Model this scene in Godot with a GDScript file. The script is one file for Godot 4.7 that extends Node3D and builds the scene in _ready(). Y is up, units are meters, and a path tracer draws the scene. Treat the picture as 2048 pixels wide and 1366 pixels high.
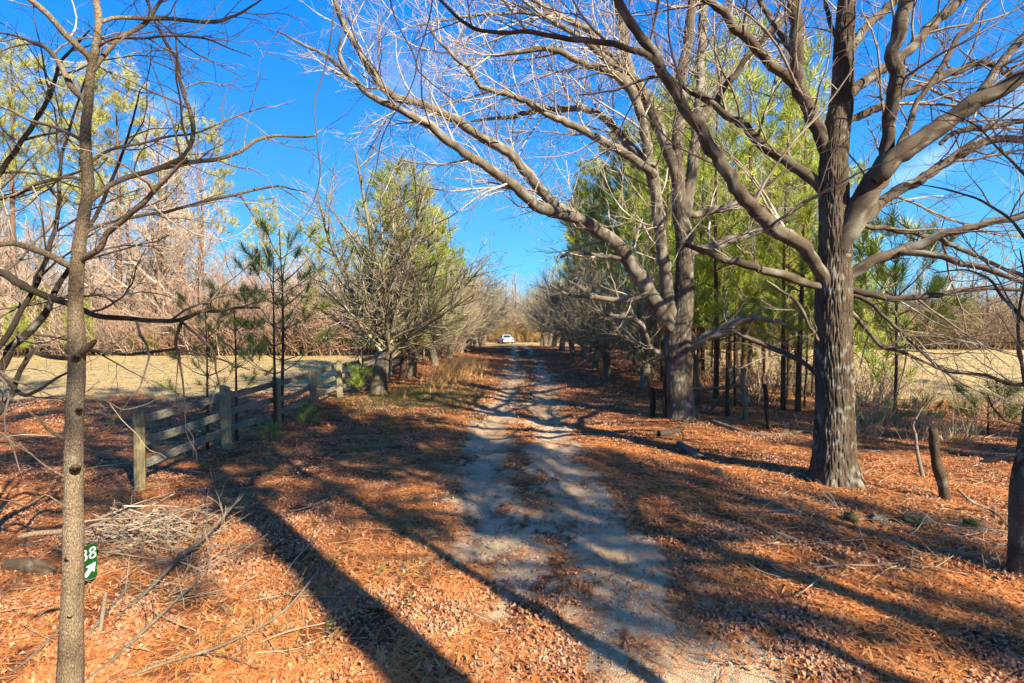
extends Node3D
# A sandy two-rut lane under winter oaks, with a board fence and a meadow on either side.

const F := 1110.0          # focal length in pixels of the 2048-wide photograph
const EYE := 2.55
const VS := 0.51245        # scale of the enlarged views that limbs were read from
const SUN_DIR := Vector3(-0.531, -0.559, -0.637)

var cam_xf: Transform3D
var rng := RandomNumberGenerator.new()
var fine := FastNoiseLite.new()
var coarse := FastNoiseLite.new()
var patch := FastNoiseLite.new()
var used := {}
var M := {}

# ------------------------------------------------------------------ geometry
class Geo:
	static var total := 0
	var v := PackedVector3Array()
	var n := PackedVector3Array()
	var c := PackedColorArray()
	var i := PackedInt32Array()

	func tube(pts: PackedVector3Array, rad: PackedFloat32Array, k: int, cols: PackedColorArray, cap := false) -> void:
		var m := pts.size()
		var b := v.size()
		var t := (pts[1] - pts[0]).normalized()
		var u := t.cross(Vector3.UP if absf(t.y) < 0.9 else Vector3.RIGHT).normalized()
		var cs := PackedFloat32Array()
		var sn := PackedFloat32Array()
		for s in k:
			cs.append(cos(TAU * s / k))
			sn.append(sin(TAU * s / k))
		for a in m:
			t = (pts[mini(a + 1, m - 1)] - pts[maxi(a - 1, 0)]).normalized()
			u = (u - t * u.dot(t)).normalized()
			var w := t.cross(u)
			var p := pts[a]
			var r := rad[a]
			var col := cols[mini(a, cols.size() - 1)]
			for s in k:
				var d := u * cs[s] + w * sn[s]
				v.append(p + d * r)
				n.append(d)
				c.append(col)
		for a in m - 1:
			var o := b + a * k
			for s in k:
				var s2 := (s + 1) % k
				i.append(o + s); i.append(o + k + s); i.append(o + k + s2)
				i.append(o + s); i.append(o + k + s2); i.append(o + s2)
		if cap:
			for e in [0, m - 1]:
				var q := v.size()
				var dn := (pts[0] - pts[1]).normalized() if e == 0 else (pts[m - 1] - pts[m - 2]).normalized()
				v.append(pts[e]); n.append(dn); c.append(cols[mini(e, cols.size() - 1)] * 1.0)
				for s in k:
					v.append(v[b + e * k + s]); n.append(dn); c.append(cols[mini(e, cols.size() - 1)])
				for s in k:
					var s2 := (s + 1) % k
					if e == 0:
						i.append(q); i.append(q + 1 + s); i.append(q + 1 + s2)
					else:
						i.append(q); i.append(q + 1 + s2); i.append(q + 1 + s)

	func quad(a: Vector3, b: Vector3, d: Vector3, e: Vector3, col: Color) -> void:
		var o := v.size()
		var nn := (d - a).cross(b - a).normalized()
		for p in [a, b, d, e]:
			v.append(p); n.append(nn); c.append(col)
		i.append(o); i.append(o + 1); i.append(o + 2)
		i.append(o); i.append(o + 2); i.append(o + 3)

	func tri(a: Vector3, b: Vector3, d: Vector3, nn: Vector3, col: Color) -> void:
		var o := v.size()
		for p in [a, b, d]:
			v.append(p); n.append(nn); c.append(col)
		i.append(o); i.append(o + 1); i.append(o + 2)

	func mesh() -> ArrayMesh:
		Geo.total += i.size() / 3
		var arr := []
		arr.resize(Mesh.ARRAY_MAX)
		arr[Mesh.ARRAY_VERTEX] = v
		arr[Mesh.ARRAY_NORMAL] = n
		arr[Mesh.ARRAY_COLOR] = c
		arr[Mesh.ARRAY_INDEX] = i
		var am := ArrayMesh.new()
		am.add_surface_from_arrays(Mesh.PRIMITIVE_TRIANGLES, arr)
		return am

# ------------------------------------------------------------------ naming
func numbered(called: String) -> String:
	var k: int = used.get(called, -1) + 1
	used[called] = k
	return called if k == 0 else "%s_%03d" % [called, k]

func tag(o: Node, label: String, category: String, group := "", kind := "") -> void:
	if label: o.set_meta("label", label)
	if category: o.set_meta("category", category)
	if group: o.set_meta("group", group)
	if kind: o.set_meta("kind", kind)

func thing(called: String, label: String, category: String, group := "") -> Node3D:
	var o := Node3D.new()
	o.name = numbered(called)
	add_child(o)
	tag(o, label, category, group)
	return o

func part(parent: Node, called: String, mesh: Mesh, mat: Material) -> MeshInstance3D:
	var o := MeshInstance3D.new()
	o.name = called
	o.mesh = mesh
	o.material_override = mat
	parent.add_child(o, true)
	return o

func single(called: String, mesh: Mesh, mat: Material, label: String, category: String, group := "", kind := "") -> MeshInstance3D:
	var o := part(self, numbered(called), mesh, mat)
	tag(o, label, category, group, kind)
	return o

func scatter(called: String, mesh: Mesh, mat: Material, xf: Array, cols: PackedColorArray, parent: Node = self) -> MultiMeshInstance3D:
	var mm := MultiMesh.new()
	mm.transform_format = MultiMesh.TRANSFORM_3D
	mm.use_colors = true
	mm.mesh = mesh
	mm.instance_count = xf.size()
	for k in xf.size():
		mm.set_instance_transform(k, xf[k])
		mm.set_instance_color(k, cols[k % cols.size()])
	var o := MultiMeshInstance3D.new()
	o.name = numbered(called) if parent == self else called
	o.multimesh = mm
	o.material_override = mat
	parent.add_child(o, true)
	return o

func copy_of(src: Node3D, at_pos: Vector3, turn: float, size: float, label: String, group := "", tall := 1.0) -> Node3D:
	var o: Node3D = src.duplicate()
	var base_name := String(src.name)
	var cut := base_name.rfind("_")
	if cut > 0 and base_name.substr(cut + 1).is_valid_int(): base_name = base_name.substr(0, cut)
	o.name = numbered(base_name)
	add_child(o)
	put(o, at_pos, turn, size, tall)
	o.set_meta("label", label)
	if group: o.set_meta("group", group)
	return o

const NTH := ["first", "second", "third", "fourth", "fifth", "sixth", "seventh", "eighth", "ninth", "tenth", "eleventh", "twelfth", "thirteenth", "fourteenth", "fifteenth", "sixteenth", "seventeenth", "eighteenth", "nineteenth", "twentieth", "twenty-first", "twenty-second", "twenty-third", "twenty-fourth", "twenty-fifth", "twenty-sixth"]

func label_in_order(trees: Array, words: String, by_depth := false) -> void:
	trees.sort_custom(func(a: Node3D, b: Node3D) -> bool:
		if by_depth: return a.position.z > b.position.z
		return a.position.x / -a.position.z < b.position.x / -b.position.z)
	for k in trees.size(): trees[k].set_meta("label", words % NTH[k])

func put(o: Node3D, at_pos: Vector3, turn: float, size: float, tall := 1.0) -> void:
	o.position = at_pos
	o.rotation = Vector3(0, turn, 0)
	o.scale = Vector3(size, size * tall, size)

# ------------------------------------------------------------------ camera maths
func at(px: float, py: float, d: float) -> Vector3:
	return cam_xf * Vector3((px - 1024.0) / F * d, -(py - 683.0) / F * d, -d)

func on_ground(px: float, py: float) -> Vector3:
	var dir := cam_xf.basis * Vector3((px - 1024.0) / F, -(py - 683.0) / F, -1.0)
	var t := -EYE / dir.y
	var p := Vector3(dir.x * t, 0, dir.z * t)
	p.y = height(p.x, p.z)
	return p

func depth_of(p: Vector3) -> float:
	return -(cam_xf.affine_inverse() * p).z

func spot(x: float, d: float) -> Vector3:
	return Vector3(x, height(x, -d), -d)

# ------------------------------------------------------------------ terrain
func rut_left(d: float) -> float:
	if d < 8.0: return lerpf(0.05, -0.42, clampf((d - 3.0) / 5.0, 0, 1))
	if d < 14.0: return lerpf(-0.42, -0.52, (d - 8.0) / 6.0)
	if d < 24.0: return lerpf(-0.52, 0.1, (d - 14.0) / 10.0)
	return lerpf(0.1, 0.2, clampf((d - 24.0) / 20.0, 0, 1))

func sandy(x: float, z: float) -> float:
	var d := -z
	if d > 84.0 or x < -4.0 or x > 5.0: return 0.0
	var l := rut_left(d)
	var e := coarse.get_noise_2d(x * 2.2, z * 1.1) * 0.55 + patch.get_noise_2d(x * 9.0, z * 6.0) * 0.36
	var wl := 0.5
	if d < 6.3: wl = lerpf(-0.15, 0.42, clampf((d - 4.6) / 1.6, 0, 1))
	var wr := 0.5
	if d < 7.5: wr = 0.6
	if d > 28.0:
		wl = 0.25; wr = 0.2
	var a := wl - absf(x - l) + e
	var b := wr - absf(x - l - 1.36) + e
	var m := maxf(a, b)
	if d < 6.2: m = maxf(m, 0.62 - absf(x - 1.05) + e * 1.3)
	if d > 5.0 and d < 7.6:
		m = maxf(m, 1.0 - absf(x - 0.25) - absf(d - 6.2) * 0.5 + e * 1.8 - 0.25)
	return clampf(m * 6.0 + 0.4, 0, 1)

func height(x: float, z: float) -> float:
	var d := -z
	var y := fine.get_noise_2d(x * 1.6, z * 1.6) * 0.03 + coarse.get_noise_2d(x * 0.25, z * 0.25) * 0.05
	var l := rut_left(d)
	y -= 0.045 * exp(-pow((x - l) / 0.28, 2.0)) + 0.045 * exp(-pow((x - l - 1.36) / 0.28, 2.0))
	if d > 45.0: y -= 1.34 * smoothstep(45.0, 92.0, d)
	y += 0.06 * exp(-(pow(x - 5.2, 2.0) + pow(z + 9.0, 2.0)) / 1.6)
	y += 0.06 * exp(-(pow(x - 4.2, 2.0) + pow(z + 14.0, 2.0)) / 1.6)
	return y

func meadow_left(x: float, z: float) -> float:
	var e := coarse.get_noise_2d(x * 0.5, z * 0.5) * 1.6
	return clampf(minf((-6.6 - x) * 0.8 + e, (-z - 18.5 - (x + 6.0) * 0.2) * 0.45 + e) + 0.3, 0, 1)

func meadow_right(x: float, z: float) -> float:
	var e := coarse.get_noise_2d(x * 0.5 + 40.0, z * 0.5) * 1.8
	return clampf(minf((x - 10.2) * 0.5 + e, (-z - 16.5) * 0.45 + e) + 0.3, 0, 1)

func lines(fine_step: float, fine_to: float, far: float, grow_by: float) -> PackedFloat32Array:
	var out := PackedFloat32Array()
	var x := 0.0
	var st := fine_step
	while x < far:
		out.append(x)
		if x > fine_to: st *= grow_by
		x += st
	out.append(far)
	return out

func build_ground() -> void:
	var half := lines(0.06, 3.2, 700.0, 1.05)
	var xs := PackedFloat32Array()
	for k in range(half.size() - 1, 0, -1): xs.append(-half[k])
	xs.append_array(half)
	var zs := PackedFloat32Array()
	var fwd := lines(0.07, 8.0, 900.0, 1.03)
	var back := lines(0.3, 3.0, 300.0, 1.25)
	for k in range(back.size() - 1, 0, -1): zs.append(back[k] - 3.0)
	for f in fwd: zs.append(-3.0 - f)
	var nx := xs.size()
	var nz := zs.size()
	var P := PackedVector3Array()
	var C := PackedColorArray()
	var kind := PackedByteArray()
	var litter := Color(0.31, 0.112, 0.042)
	var litter2 := Color(0.43, 0.18, 0.073)
	var sand := Color(0.90, 0.71, 0.44)
	var sand2 := Color(0.72, 0.55, 0.34)
	var straw := Color(0.95, 0.74, 0.34)
	var straw2 := Color(0.62, 0.5, 0.22)
	for z in zs:
		for x in xs:
			var y := height(x, z) if absf(x) < 90 and z > -130.0 else (-1.34 * smoothstep(45.0, 92.0, -z))
			P.append(Vector3(x, y, z))
			var s := sandy(x, z)
			var ml := meadow_left(x, z) if z > -70.0 else 0.0
			var mr := meadow_right(x, z) if z > -70.0 else 0.0
			var q := clampf(coarse.get_noise_2d(x * 1.5, z * 1.5) + 0.5, 0, 1)
			var q2 := clampf(patch.get_noise_2d(x * 3.0, z * 3.0) * 0.9 + 0.5, 0, 1)
			var col := litter.lerp(litter2, q * 0.6 + q2 * 0.4)
			col = col.lerp(Color(0.15, 0.07, 0.035), clampf((patch.get_noise_2d(x * 1.1 + 80.0, z * 1.1) - 0.18) * 4.0, 0, 0.8))
			col = col.lerp(straw.lerp(straw2, clampf(q * 0.8 + q2 * 0.3 - 0.15, 0, 1)), maxf(ml, mr))
			if z < -72.0 and absf(x - 0.8) < 14.0 and z > -97.0: col = straw.lerp(straw2, q)
			col = col.lerp(sand.lerp(sand2, q2), s)
			C.append(col)
			kind.append(1 if (x > rut_left(-z) - 0.75 and x < rut_left(-z) + 2.1 and z > -84.0 and z < 2.0) else (2 if ml > 0.5 else (3 if mr > 0.5 else 0)))
	var G := [Geo.new(), Geo.new(), Geo.new(), Geo.new()]
	var remap := [{}, {}, {}, {}]
	for b in nz - 1:
		for a in nx - 1:
			var o := b * nx + a
			var k: int = kind[o]
			var g: Geo = G[k]
			var r: Dictionary = remap[k]
			var ids := [o, o + 1, o + nx + 1, o + nx]
			var q := PackedInt32Array()
			for id in ids:
				if not r.has(id):
					r[id] = g.v.size()
					var xi: int = id % nx
					var zi: int = id / nx
					var pl := P[id - (1 if xi > 0 else 0)]
					var pr := P[id + (1 if xi < nx - 1 else 0)]
					var pb := P[id - (nx if zi > 0 else 0)]
					var pf := P[id + (nx if zi < nz - 1 else 0)]
					g.v.append(P[id])
					var nn := (pr - pl).cross(pf - pb)
					g.n.append(nn.normalized() if nn.y > 0 else -nn.normalized())
					g.c.append(C[id])
				q.append(r[id])
			# z falls with b: corners seen from above run left-near, right-near, right-far, left-far
			g.i.append(q[0]); g.i.append(q[3]); g.i.append(q[2])
			g.i.append(q[0]); g.i.append(q[2]); g.i.append(q[1])
	var o1 := single("forest_floor", G[0].mesh(), M.ground, "ground of brown leaf and needle litter under the trees", "ground", "", "structure")
	var o2 := single("dirt_lane", G[1].mesh(), M.ground, "sandy dirt lane with two worn ruts running to the distance", "lane", "", "structure")
	if G[2].v.size(): single("left_meadow", G[2].mesh(), M.ground, "straw coloured mown meadow behind the board fence", "meadow", "", "structure")
	if G[3].v.size(): single("right_meadow", G[3].mesh(), M.ground, "sunny straw coloured meadow beyond the right hand oaks", "meadow", "", "structure")

# ------------------------------------------------------------------ materials
func noise_tex(seed_: int, freq: float, size: int, lo: Color, hi: Color, normal := false, bump := 4.0, kind := FastNoiseLite.TYPE_SIMPLEX_SMOOTH, oct := 5) -> NoiseTexture2D:
	var t := NoiseTexture2D.new()
	var nn := FastNoiseLite.new()
	nn.seed = seed_
	nn.noise_type = kind
	nn.frequency = freq
	nn.fractal_octaves = oct
	t.noise = nn
	t.width = size
	t.height = size
	t.seamless = true
	t.as_normal_map = normal
	t.bump_strength = bump
	if not normal:
		var g := Gradient.new()
		g.set_color(0, lo)
		g.set_color(1, hi)
		t.color_ramp = g
	return t

func vmat(rough := 0.9, tex: Texture2D = null, scale_ := Vector3.ONE, world := true) -> StandardMaterial3D:
	var m := StandardMaterial3D.new()
	m.vertex_color_use_as_albedo = true
	m.roughness = rough
	m.metallic_specular = 0.3
	if tex:
		m.albedo_texture = tex
		m.uv1_triplanar = true
		m.uv1_world_triplanar = world
		m.uv1_scale = scale_
	return m

func make_materials() -> void:
	var grain := noise_tex(3, 0.03, 512, Color(0.36, 0.35, 0.34), Color(1, 1, 1))
	var grit := noise_tex(9, 0.12, 512, Color(0.38, 0.37, 0.36), Color(1, 1, 1))
	var gnorm := noise_tex(9, 0.08, 512, Color.BLACK, Color.WHITE, true, 6.0)
	M.ground = vmat(0.95, grit, Vector3(1.6, 1.6, 1.6))
	M.ground.normal_enabled = true
	M.ground.normal_texture = gnorm
	M.ground.normal_scale = 1.2
	var bark_h := noise_tex(21, 0.02, 512, Color(0, 0, 0), Color(1, 1, 1), false, 1.0, FastNoiseLite.TYPE_SIMPLEX_SMOOTH, 4)
	M.bark = vmat(0.95, grain, Vector3(8.0, 2.6, 8.0))
	M.bark.normal_enabled = true
	M.bark.normal_texture = noise_tex(22, 0.03, 512, Color.BLACK, Color.WHITE, true, 10.0)
	M.bark.normal_scale = 1.8
	M.twig = vmat(0.9)
	M.wood = vmat(0.9, noise_tex(31, 0.02, 512, Color(0.5, 0.5, 0.48), Color(1, 1, 1)), Vector3(6.0, 6.0, 0.5))
	M.wood.normal_enabled = true
	M.wood.normal_texture = noise_tex(32, 0.03, 512, Color.BLACK, Color.WHITE, true, 5.0)
	M.post = vmat(0.9, noise_tex(33, 0.02, 512, Color(0.5, 0.5, 0.47), Color(1, 1, 1)), Vector3(5.0, 0.5, 5.0))
	M.leaf = vmat(0.75)
	M.leaf.backlight_enabled = true
	M.leaf.backlight = Color(0.25, 0.25, 0.25)
	M.needle = vmat(0.55)
	M.needle.metallic_specular = 0.5
	M.needle.backlight_enabled = true
	M.needle.backlight = Color(0.45, 0.45, 0.45)
	M.stone = vmat(0.95, grain, Vector3(2.5, 2.5, 2.5))
	M.stone.normal_enabled = true
	M.stone.normal_texture = gnorm
	var paint := StandardMaterial3D.new()
	paint.roughness = 0.35
	paint.albedo_color = Color(0.62, 0.67, 0.72)
	paint.clearcoat_enabled = true
	paint.clearcoat = 0.6
	M.paint = paint
	var tint := StandardMaterial3D.new()
	tint.roughness = 0.08
	tint.albedo_color = Color(0.12, 0.16, 0.2)
	M.glass = tint
	var rubber := StandardMaterial3D.new()
	rubber.albedo_color = Color(0.1, 0.1, 0.1)
	rubber.roughness = 0.9
	M.rubber = rubber
	var chrome := StandardMaterial3D.new()
	chrome.albedo_color = Color(0.8, 0.8, 0.8)
	chrome.metallic = 0.8
	chrome.roughness = 0.25
	M.chrome = chrome
	var red := StandardMaterial3D.new()
	red.albedo_color = Color(0.65, 0.1, 0.06)
	red.roughness = 0.3
	M.red = red
	var green := StandardMaterial3D.new()
	green.albedo_color = Color(0.02, 0.27, 0.08)
	green.roughness = 0.45
	M.green = green
	var white := StandardMaterial3D.new()
	white.albedo_color = Color(0.93, 0.93, 0.93)
	white.roughness = 0.5
	M.white = white
	var grey := StandardMaterial3D.new()
	grey.albedo_color = Color(0.35, 0.36, 0.37)
	grey.metallic = 0.6
	grey.roughness = 0.5
	M.grey = grey

# ------------------------------------------------------------------ branches
func bark_color(p: Vector3, dark: Color, mid: Color, lichen: Color, amount: float) -> Color:
	var a := clampf(patch.get_noise_3d(p.x * 4.0, p.y * 2.5, p.z * 4.0) + 0.5, 0, 1)
	var col := dark.lerp(mid, a)
	var b := patch.get_noise_3d(p.x * 9.0 + 30.0, p.y * 9.0, p.z * 9.0) + 0.6 * coarse.get_noise_3d(p.x * 2.0, p.y * 2.0, p.z * 2.0)
	return col.lerp(lichen, clampf((b - 0.42 + amount) * 5.0, 0, 0.85))

func rand_dir() -> Vector3:
	return Vector3(rng.randfn(), rng.randfn(), rng.randfn()).normalized()

func side_of(t: Vector3) -> Vector3:
	var r := rand_dir()
	r -= t * r.dot(t)
	return r.normalized() if r.length() > 0.01 else Vector3.RIGHT

# S: levels, segs[], sides[], wander[], up[], kids[], first[], ang[], ratio[], rmin, cols[]
func grow(g: Geo, p: Vector3, d: Vector3, L: float, r: float, lev: int, S: Dictionary) -> void:
	var segs: int = S.segs[lev]
	var wander: float = S.wander[lev]
	var up: float = S.up[lev]
	var rmin: float = S.rmin
	var pts := PackedVector3Array([p])
	var rad := PackedFloat32Array([r])
	var st := L / segs
	var tip: float = maxf(r * S.tip, rmin * 0.6)
	for k in segs:
		d = (d + rand_dir() * wander + Vector3(0, up, 0)).normalized()
		p += d * st
		pts.append(p)
		rad.append(lerpf(r, tip, float(k + 1) / segs))
	var cols: Array = S.cols
	var cc := PackedColorArray()
	var base: Color = cols[rng.randi() % cols.size()]
	if lev >= 2 and rng.randf() < 0.6: base = cols[cols.size() - 1]
	if lev < 2:
		for q in pts: cc.append(bark_color(q, S.dark, base, S.lichen, S.lich))
	else:
		cc.append(base)
	g.tube(pts, rad, S.sides[lev], cc)
	if lev >= S.levels: return
	sprout(g, pts, rad, lev, S, L)

func sprout(g: Geo, pts: PackedVector3Array, rad: PackedFloat32Array, lev: int, S: Dictionary, L: float) -> void:
	var n := int(S.kids[lev] * L * rng.randf_range(0.75, 1.25) + 0.5)
	var m := pts.size() - 1
	for k in n:
		var f: float = lerpf(S.first[lev], 1.0, (k + rng.randf()) / n)
		var fi := f * m
		var a := mini(int(fi), m - 1)
		var q := pts[a].lerp(pts[a + 1], fi - a)
		var t := (pts[a + 1] - pts[a]).normalized()
		var rr := lerpf(rad[a], rad[a + 1], fi - a)
		var an: float = S.ang[lev] * rng.randf_range(0.65, 1.3)
		if k == n - 1: an *= 0.4
		var sd := side_of(t)
		if S.flat > 0.0:
			sd = Vector3(sd.x, sd.y * (1.0 - S.flat), sd.z).normalized()
		var dd := (t * cos(an) + sd * sin(an)).normalized()
		var len2: float = L * S.ratio[lev] * rng.randf_range(0.55, 1.25) * (1.15 - 0.55 * f)
		len2 = clampf(len2, S.lmin, S.lmax[lev])
		grow(g, q, dd, len2, maxf(minf(rr * 0.62, len2 * S.get("rk", 0.0115)), S.rmin), lev + 1, S)

func smooth_path(pts: PackedVector3Array, rad: PackedFloat32Array, step: float) -> Array:
	var op := PackedVector3Array()
	var orr := PackedFloat32Array()
	var m := pts.size()
	for a in m - 1:
		var p0 := pts[maxi(a - 1, 0)]
		var p1 := pts[a]
		var p2 := pts[a + 1]
		var p3 := pts[mini(a + 2, m - 1)]
		var k := maxi(1, int(ceil(p1.distance_to(p2) / step)))
		for j in k:
			var t := float(j) / k
			op.append(p1.cubic_interpolate(p2, p0, p3, t))
			orr.append(lerpf(rad[a], rad[a + 1], t))
	op.append(pts[m - 1])
	orr.append(rad[m - 1])
	return [op, orr]

# flat list x, y, width in an enlarged view whose corner is (ox, oy); depth runs from d0 to d1 with a power
func limb(g: Geo, tw: Geo, ox: float, oy: float, sc: float, xyw: Array, d0: float, d1: float, S: Dictionary, twigs := 1.0, step := 0.14) -> void:
	var m := xyw.size() / 3
	var pts := PackedVector3Array()
	var rad := PackedFloat32Array()
	var total := 0.0
	var run := [0.0]
	for a in range(1, m):
		total += Vector2(xyw[a * 3] - xyw[a * 3 - 3], xyw[a * 3 + 1] - xyw[a * 3 - 2]).length()
		run.append(total)
	for a in m:
		var f: float = run[a] / total
		var d := lerpf(d0, d1, f)
		pts.append(at(ox + xyw[a * 3] * sc, oy + xyw[a * 3 + 1] * sc, d))
		var b := maxi(a, 1)
		rad.append(xyw[a * 3 + 2] * sc * 0.5 / F * d * off_axis(ox + xyw[a * 3] * sc, oy + xyw[a * 3 + 1] * sc, xyw[b * 3] - xyw[b * 3 - 3], xyw[b * 3 + 1] - xyw[b * 3 - 2]))
	var back := (pts[0] - pts[1]).normalized() * rad[0]
	pts.insert(0, pts[0] + back * 0.9)
	rad.insert(0, rad[0] * 0.35)
	var s := smooth_path(pts, rad, step)
	var sp: PackedVector3Array = s[0]
	var sr: PackedFloat32Array = s[1]
	var L := 0.0
	for a in range(1, sp.size()):
		L += sp[a].distance_to(sp[a - 1])
	# knobbly, not perfectly smooth
	for a in sp.size():
		var q := sp[a]
		sr[a] *= 1.0 + 0.12 * fine.get_noise_3d(q.x * 6.0, q.y * 6.0, q.z * 6.0)
		if a > 0 and a < sp.size() - 1:
			sp[a] = q + Vector3(fine.get_noise_3d(q.x * 3, q.y * 3, q.z * 3 + 9), fine.get_noise_3d(q.x * 3 + 50, q.y * 3, q.z * 3), fine.get_noise_3d(q.x * 3, q.y * 3 + 70, q.z * 3)) * minf(0.045, sr[a] * 0.8)
	var big := sr[0] > 0.035
	rough_tube(g, sp, sr, 18 if big else 9, S, 0.06 if big else 0.05)
	if twigs > 0.0:
		var T := S.duplicate()
		T.kids = S.kids.duplicate()
		T.kids[0] = S.kids[0] * twigs
		var LL := clampf(L, 1.2, 4.5)
		T.kids[0] *= L / LL
		sprout(tw, sp, sr, 0, T, LL)

# tube with bark relief and per-vertex lichen
func rough_tube(g: Geo, pts: PackedVector3Array, rad: PackedFloat32Array, k: int, S: Dictionary, relief: float, flare := 0.0, lobes := 5.0) -> void:
	var m := pts.size()
	var b := g.v.size()
	var t := (pts[1] - pts[0]).normalized()
	var u := t.cross(Vector3.BACK if absf(t.z) < 0.9 else Vector3.RIGHT).normalized()
	var along := 0.0
	var mid: Color = S.cols[0]
	var fq := minf(20.0, k / (TAU * maxf(rad[0], rad[m / 2]) * 2.8))
	for a in m:
		t = (pts[mini(a + 1, m - 1)] - pts[maxi(a - 1, 0)]).normalized()
		u = (u - t * u.dot(t)).normalized()
		var w := t.cross(u)
		if a > 0: along += pts[a].distance_to(pts[a - 1])
		var r := rad[a]
		var fl := 0.0
		if flare > 0.0: fl = flare * exp(-along / 0.22)
		for s in k:
			var an := TAU * s / k
			var d := u * cos(an) + w * sin(an)
			var q := pts[a] + d * r
			var ridge := 1.0 - 2.2 * absf(fine.get_noise_3d(cos(an) * r * fq + 7.0, along * 2.2, sin(an) * r * fq + pts[0].x))
			var ridge2 := 1.0 - 2.2 * absf(patch.get_noise_3d(cos(an) * r * fq * 0.6, along * 4.0, sin(an) * r * fq * 0.6))
			var rr := r * (1.0 + relief * (ridge * 0.7 + ridge2 * 0.3 - 0.5)) + r * fl * (1.0 + 0.55 * sin(an * lobes + 1.3) + 0.3 * sin(an * 3.0))
			g.v.append(pts[a] + d * rr)
			g.n.append(d)
			g.c.append(bark_color(q, S.dark, mid, S.lichen, S.lich))
	for a in m - 1:
		var o := b + a * k
		for s in k:
			var s2 := (s + 1) % k
			g.i.append(o + s); g.i.append(o + k + s); g.i.append(o + k + s2)
			g.i.append(o + s); g.i.append(o + k + s2); g.i.append(o + s2)
	# normals from the displaced surface
	for a in m:
		for s in k:
			var o := b + a * k
			var pr := g.v[o + (s + 1) % k]
			var pl := g.v[o + (s + k - 1) % k]
			var pu := g.v[b + mini(a + 1, m - 1) * k + s]
			var pd := g.v[b + maxi(a - 1, 0) * k + s]
			var nn := (pr - pl).cross(pu - pd).normalized()
			if nn.dot(g.n[o + s]) < 0.0: nn = -nn
			if nn.length() > 0.5: g.n[o + s] = nn

# a round limb seen off the lens axis is drawn wider than it is: its true radius is smaller
func off_axis(x: float, y: float, ax: float, ay: float) -> float:
	var q := Vector2(x - 1024.0, y - 683.0)
	var c := 1.0 / sqrt(1.0 + q.length_squared() / (F * F))
	var across := Vector2(-ay, ax).normalized().dot(q.normalized())
	return 1.0 - (1.0 - c) * across * across

func path_px(ox: float, oy: float, sc: float, xyw: Array, d: float, step: float, d_end := -1.0) -> Array:
	var pts := PackedVector3Array()
	var rad := PackedFloat32Array()
	var m := xyw.size() / 3
	for a in m:
		var dd := d if d_end < 0.0 else lerpf(d, d_end, float(a) / (m - 1))
		pts.append(at(ox + xyw[a * 3] * sc, oy + xyw[a * 3 + 1] * sc, dd))
		var b := maxi(a, 1)
		rad.append(xyw[a * 3 + 2] * sc * 0.5 / F * dd * off_axis(ox + xyw[a * 3] * sc, oy + xyw[a * 3 + 1] * sc, xyw[b * 3] - xyw[b * 3 - 3], xyw[b * 3 + 1] - xyw[b * 3 - 2]))
	return smooth_path(pts, rad, step)

func oak_style(lich: float) -> Dictionary:
	return {levels = 3, segs = [8, 6, 4, 3], sides = [6, 5, 3, 3], wander = [0.1, 0.2, 0.28, 0.3], up = [0.02, 0.05, 0.06, 0.04],
		kids = [4.8, 5.6, 8.0], first = [0.16, 0.15, 0.2], ang = [0.9, 0.85, 0.8], ratio = [0.48, 0.5, 0.5], lmax = [2.3, 1.1, 0.55], lmin = 0.14,
		rmin = 0.003, tip = 0.35, flat = 0.25, lich = lich,
		dark = Color(0.13, 0.1, 0.075), lichen = Color(0.5, 0.5, 0.42), cols = [Color(0.29, 0.24, 0.18), Color(0.34, 0.285, 0.22), Color(0.2, 0.16, 0.125)]}

func finish_tree(t: Node3D, g: Geo, tw: Geo) -> void:
	part(t, "trunk", g.mesh(), M.bark)
	if tw and tw.v.size(): part(t, "crown", tw.mesh(), M.twig)

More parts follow.
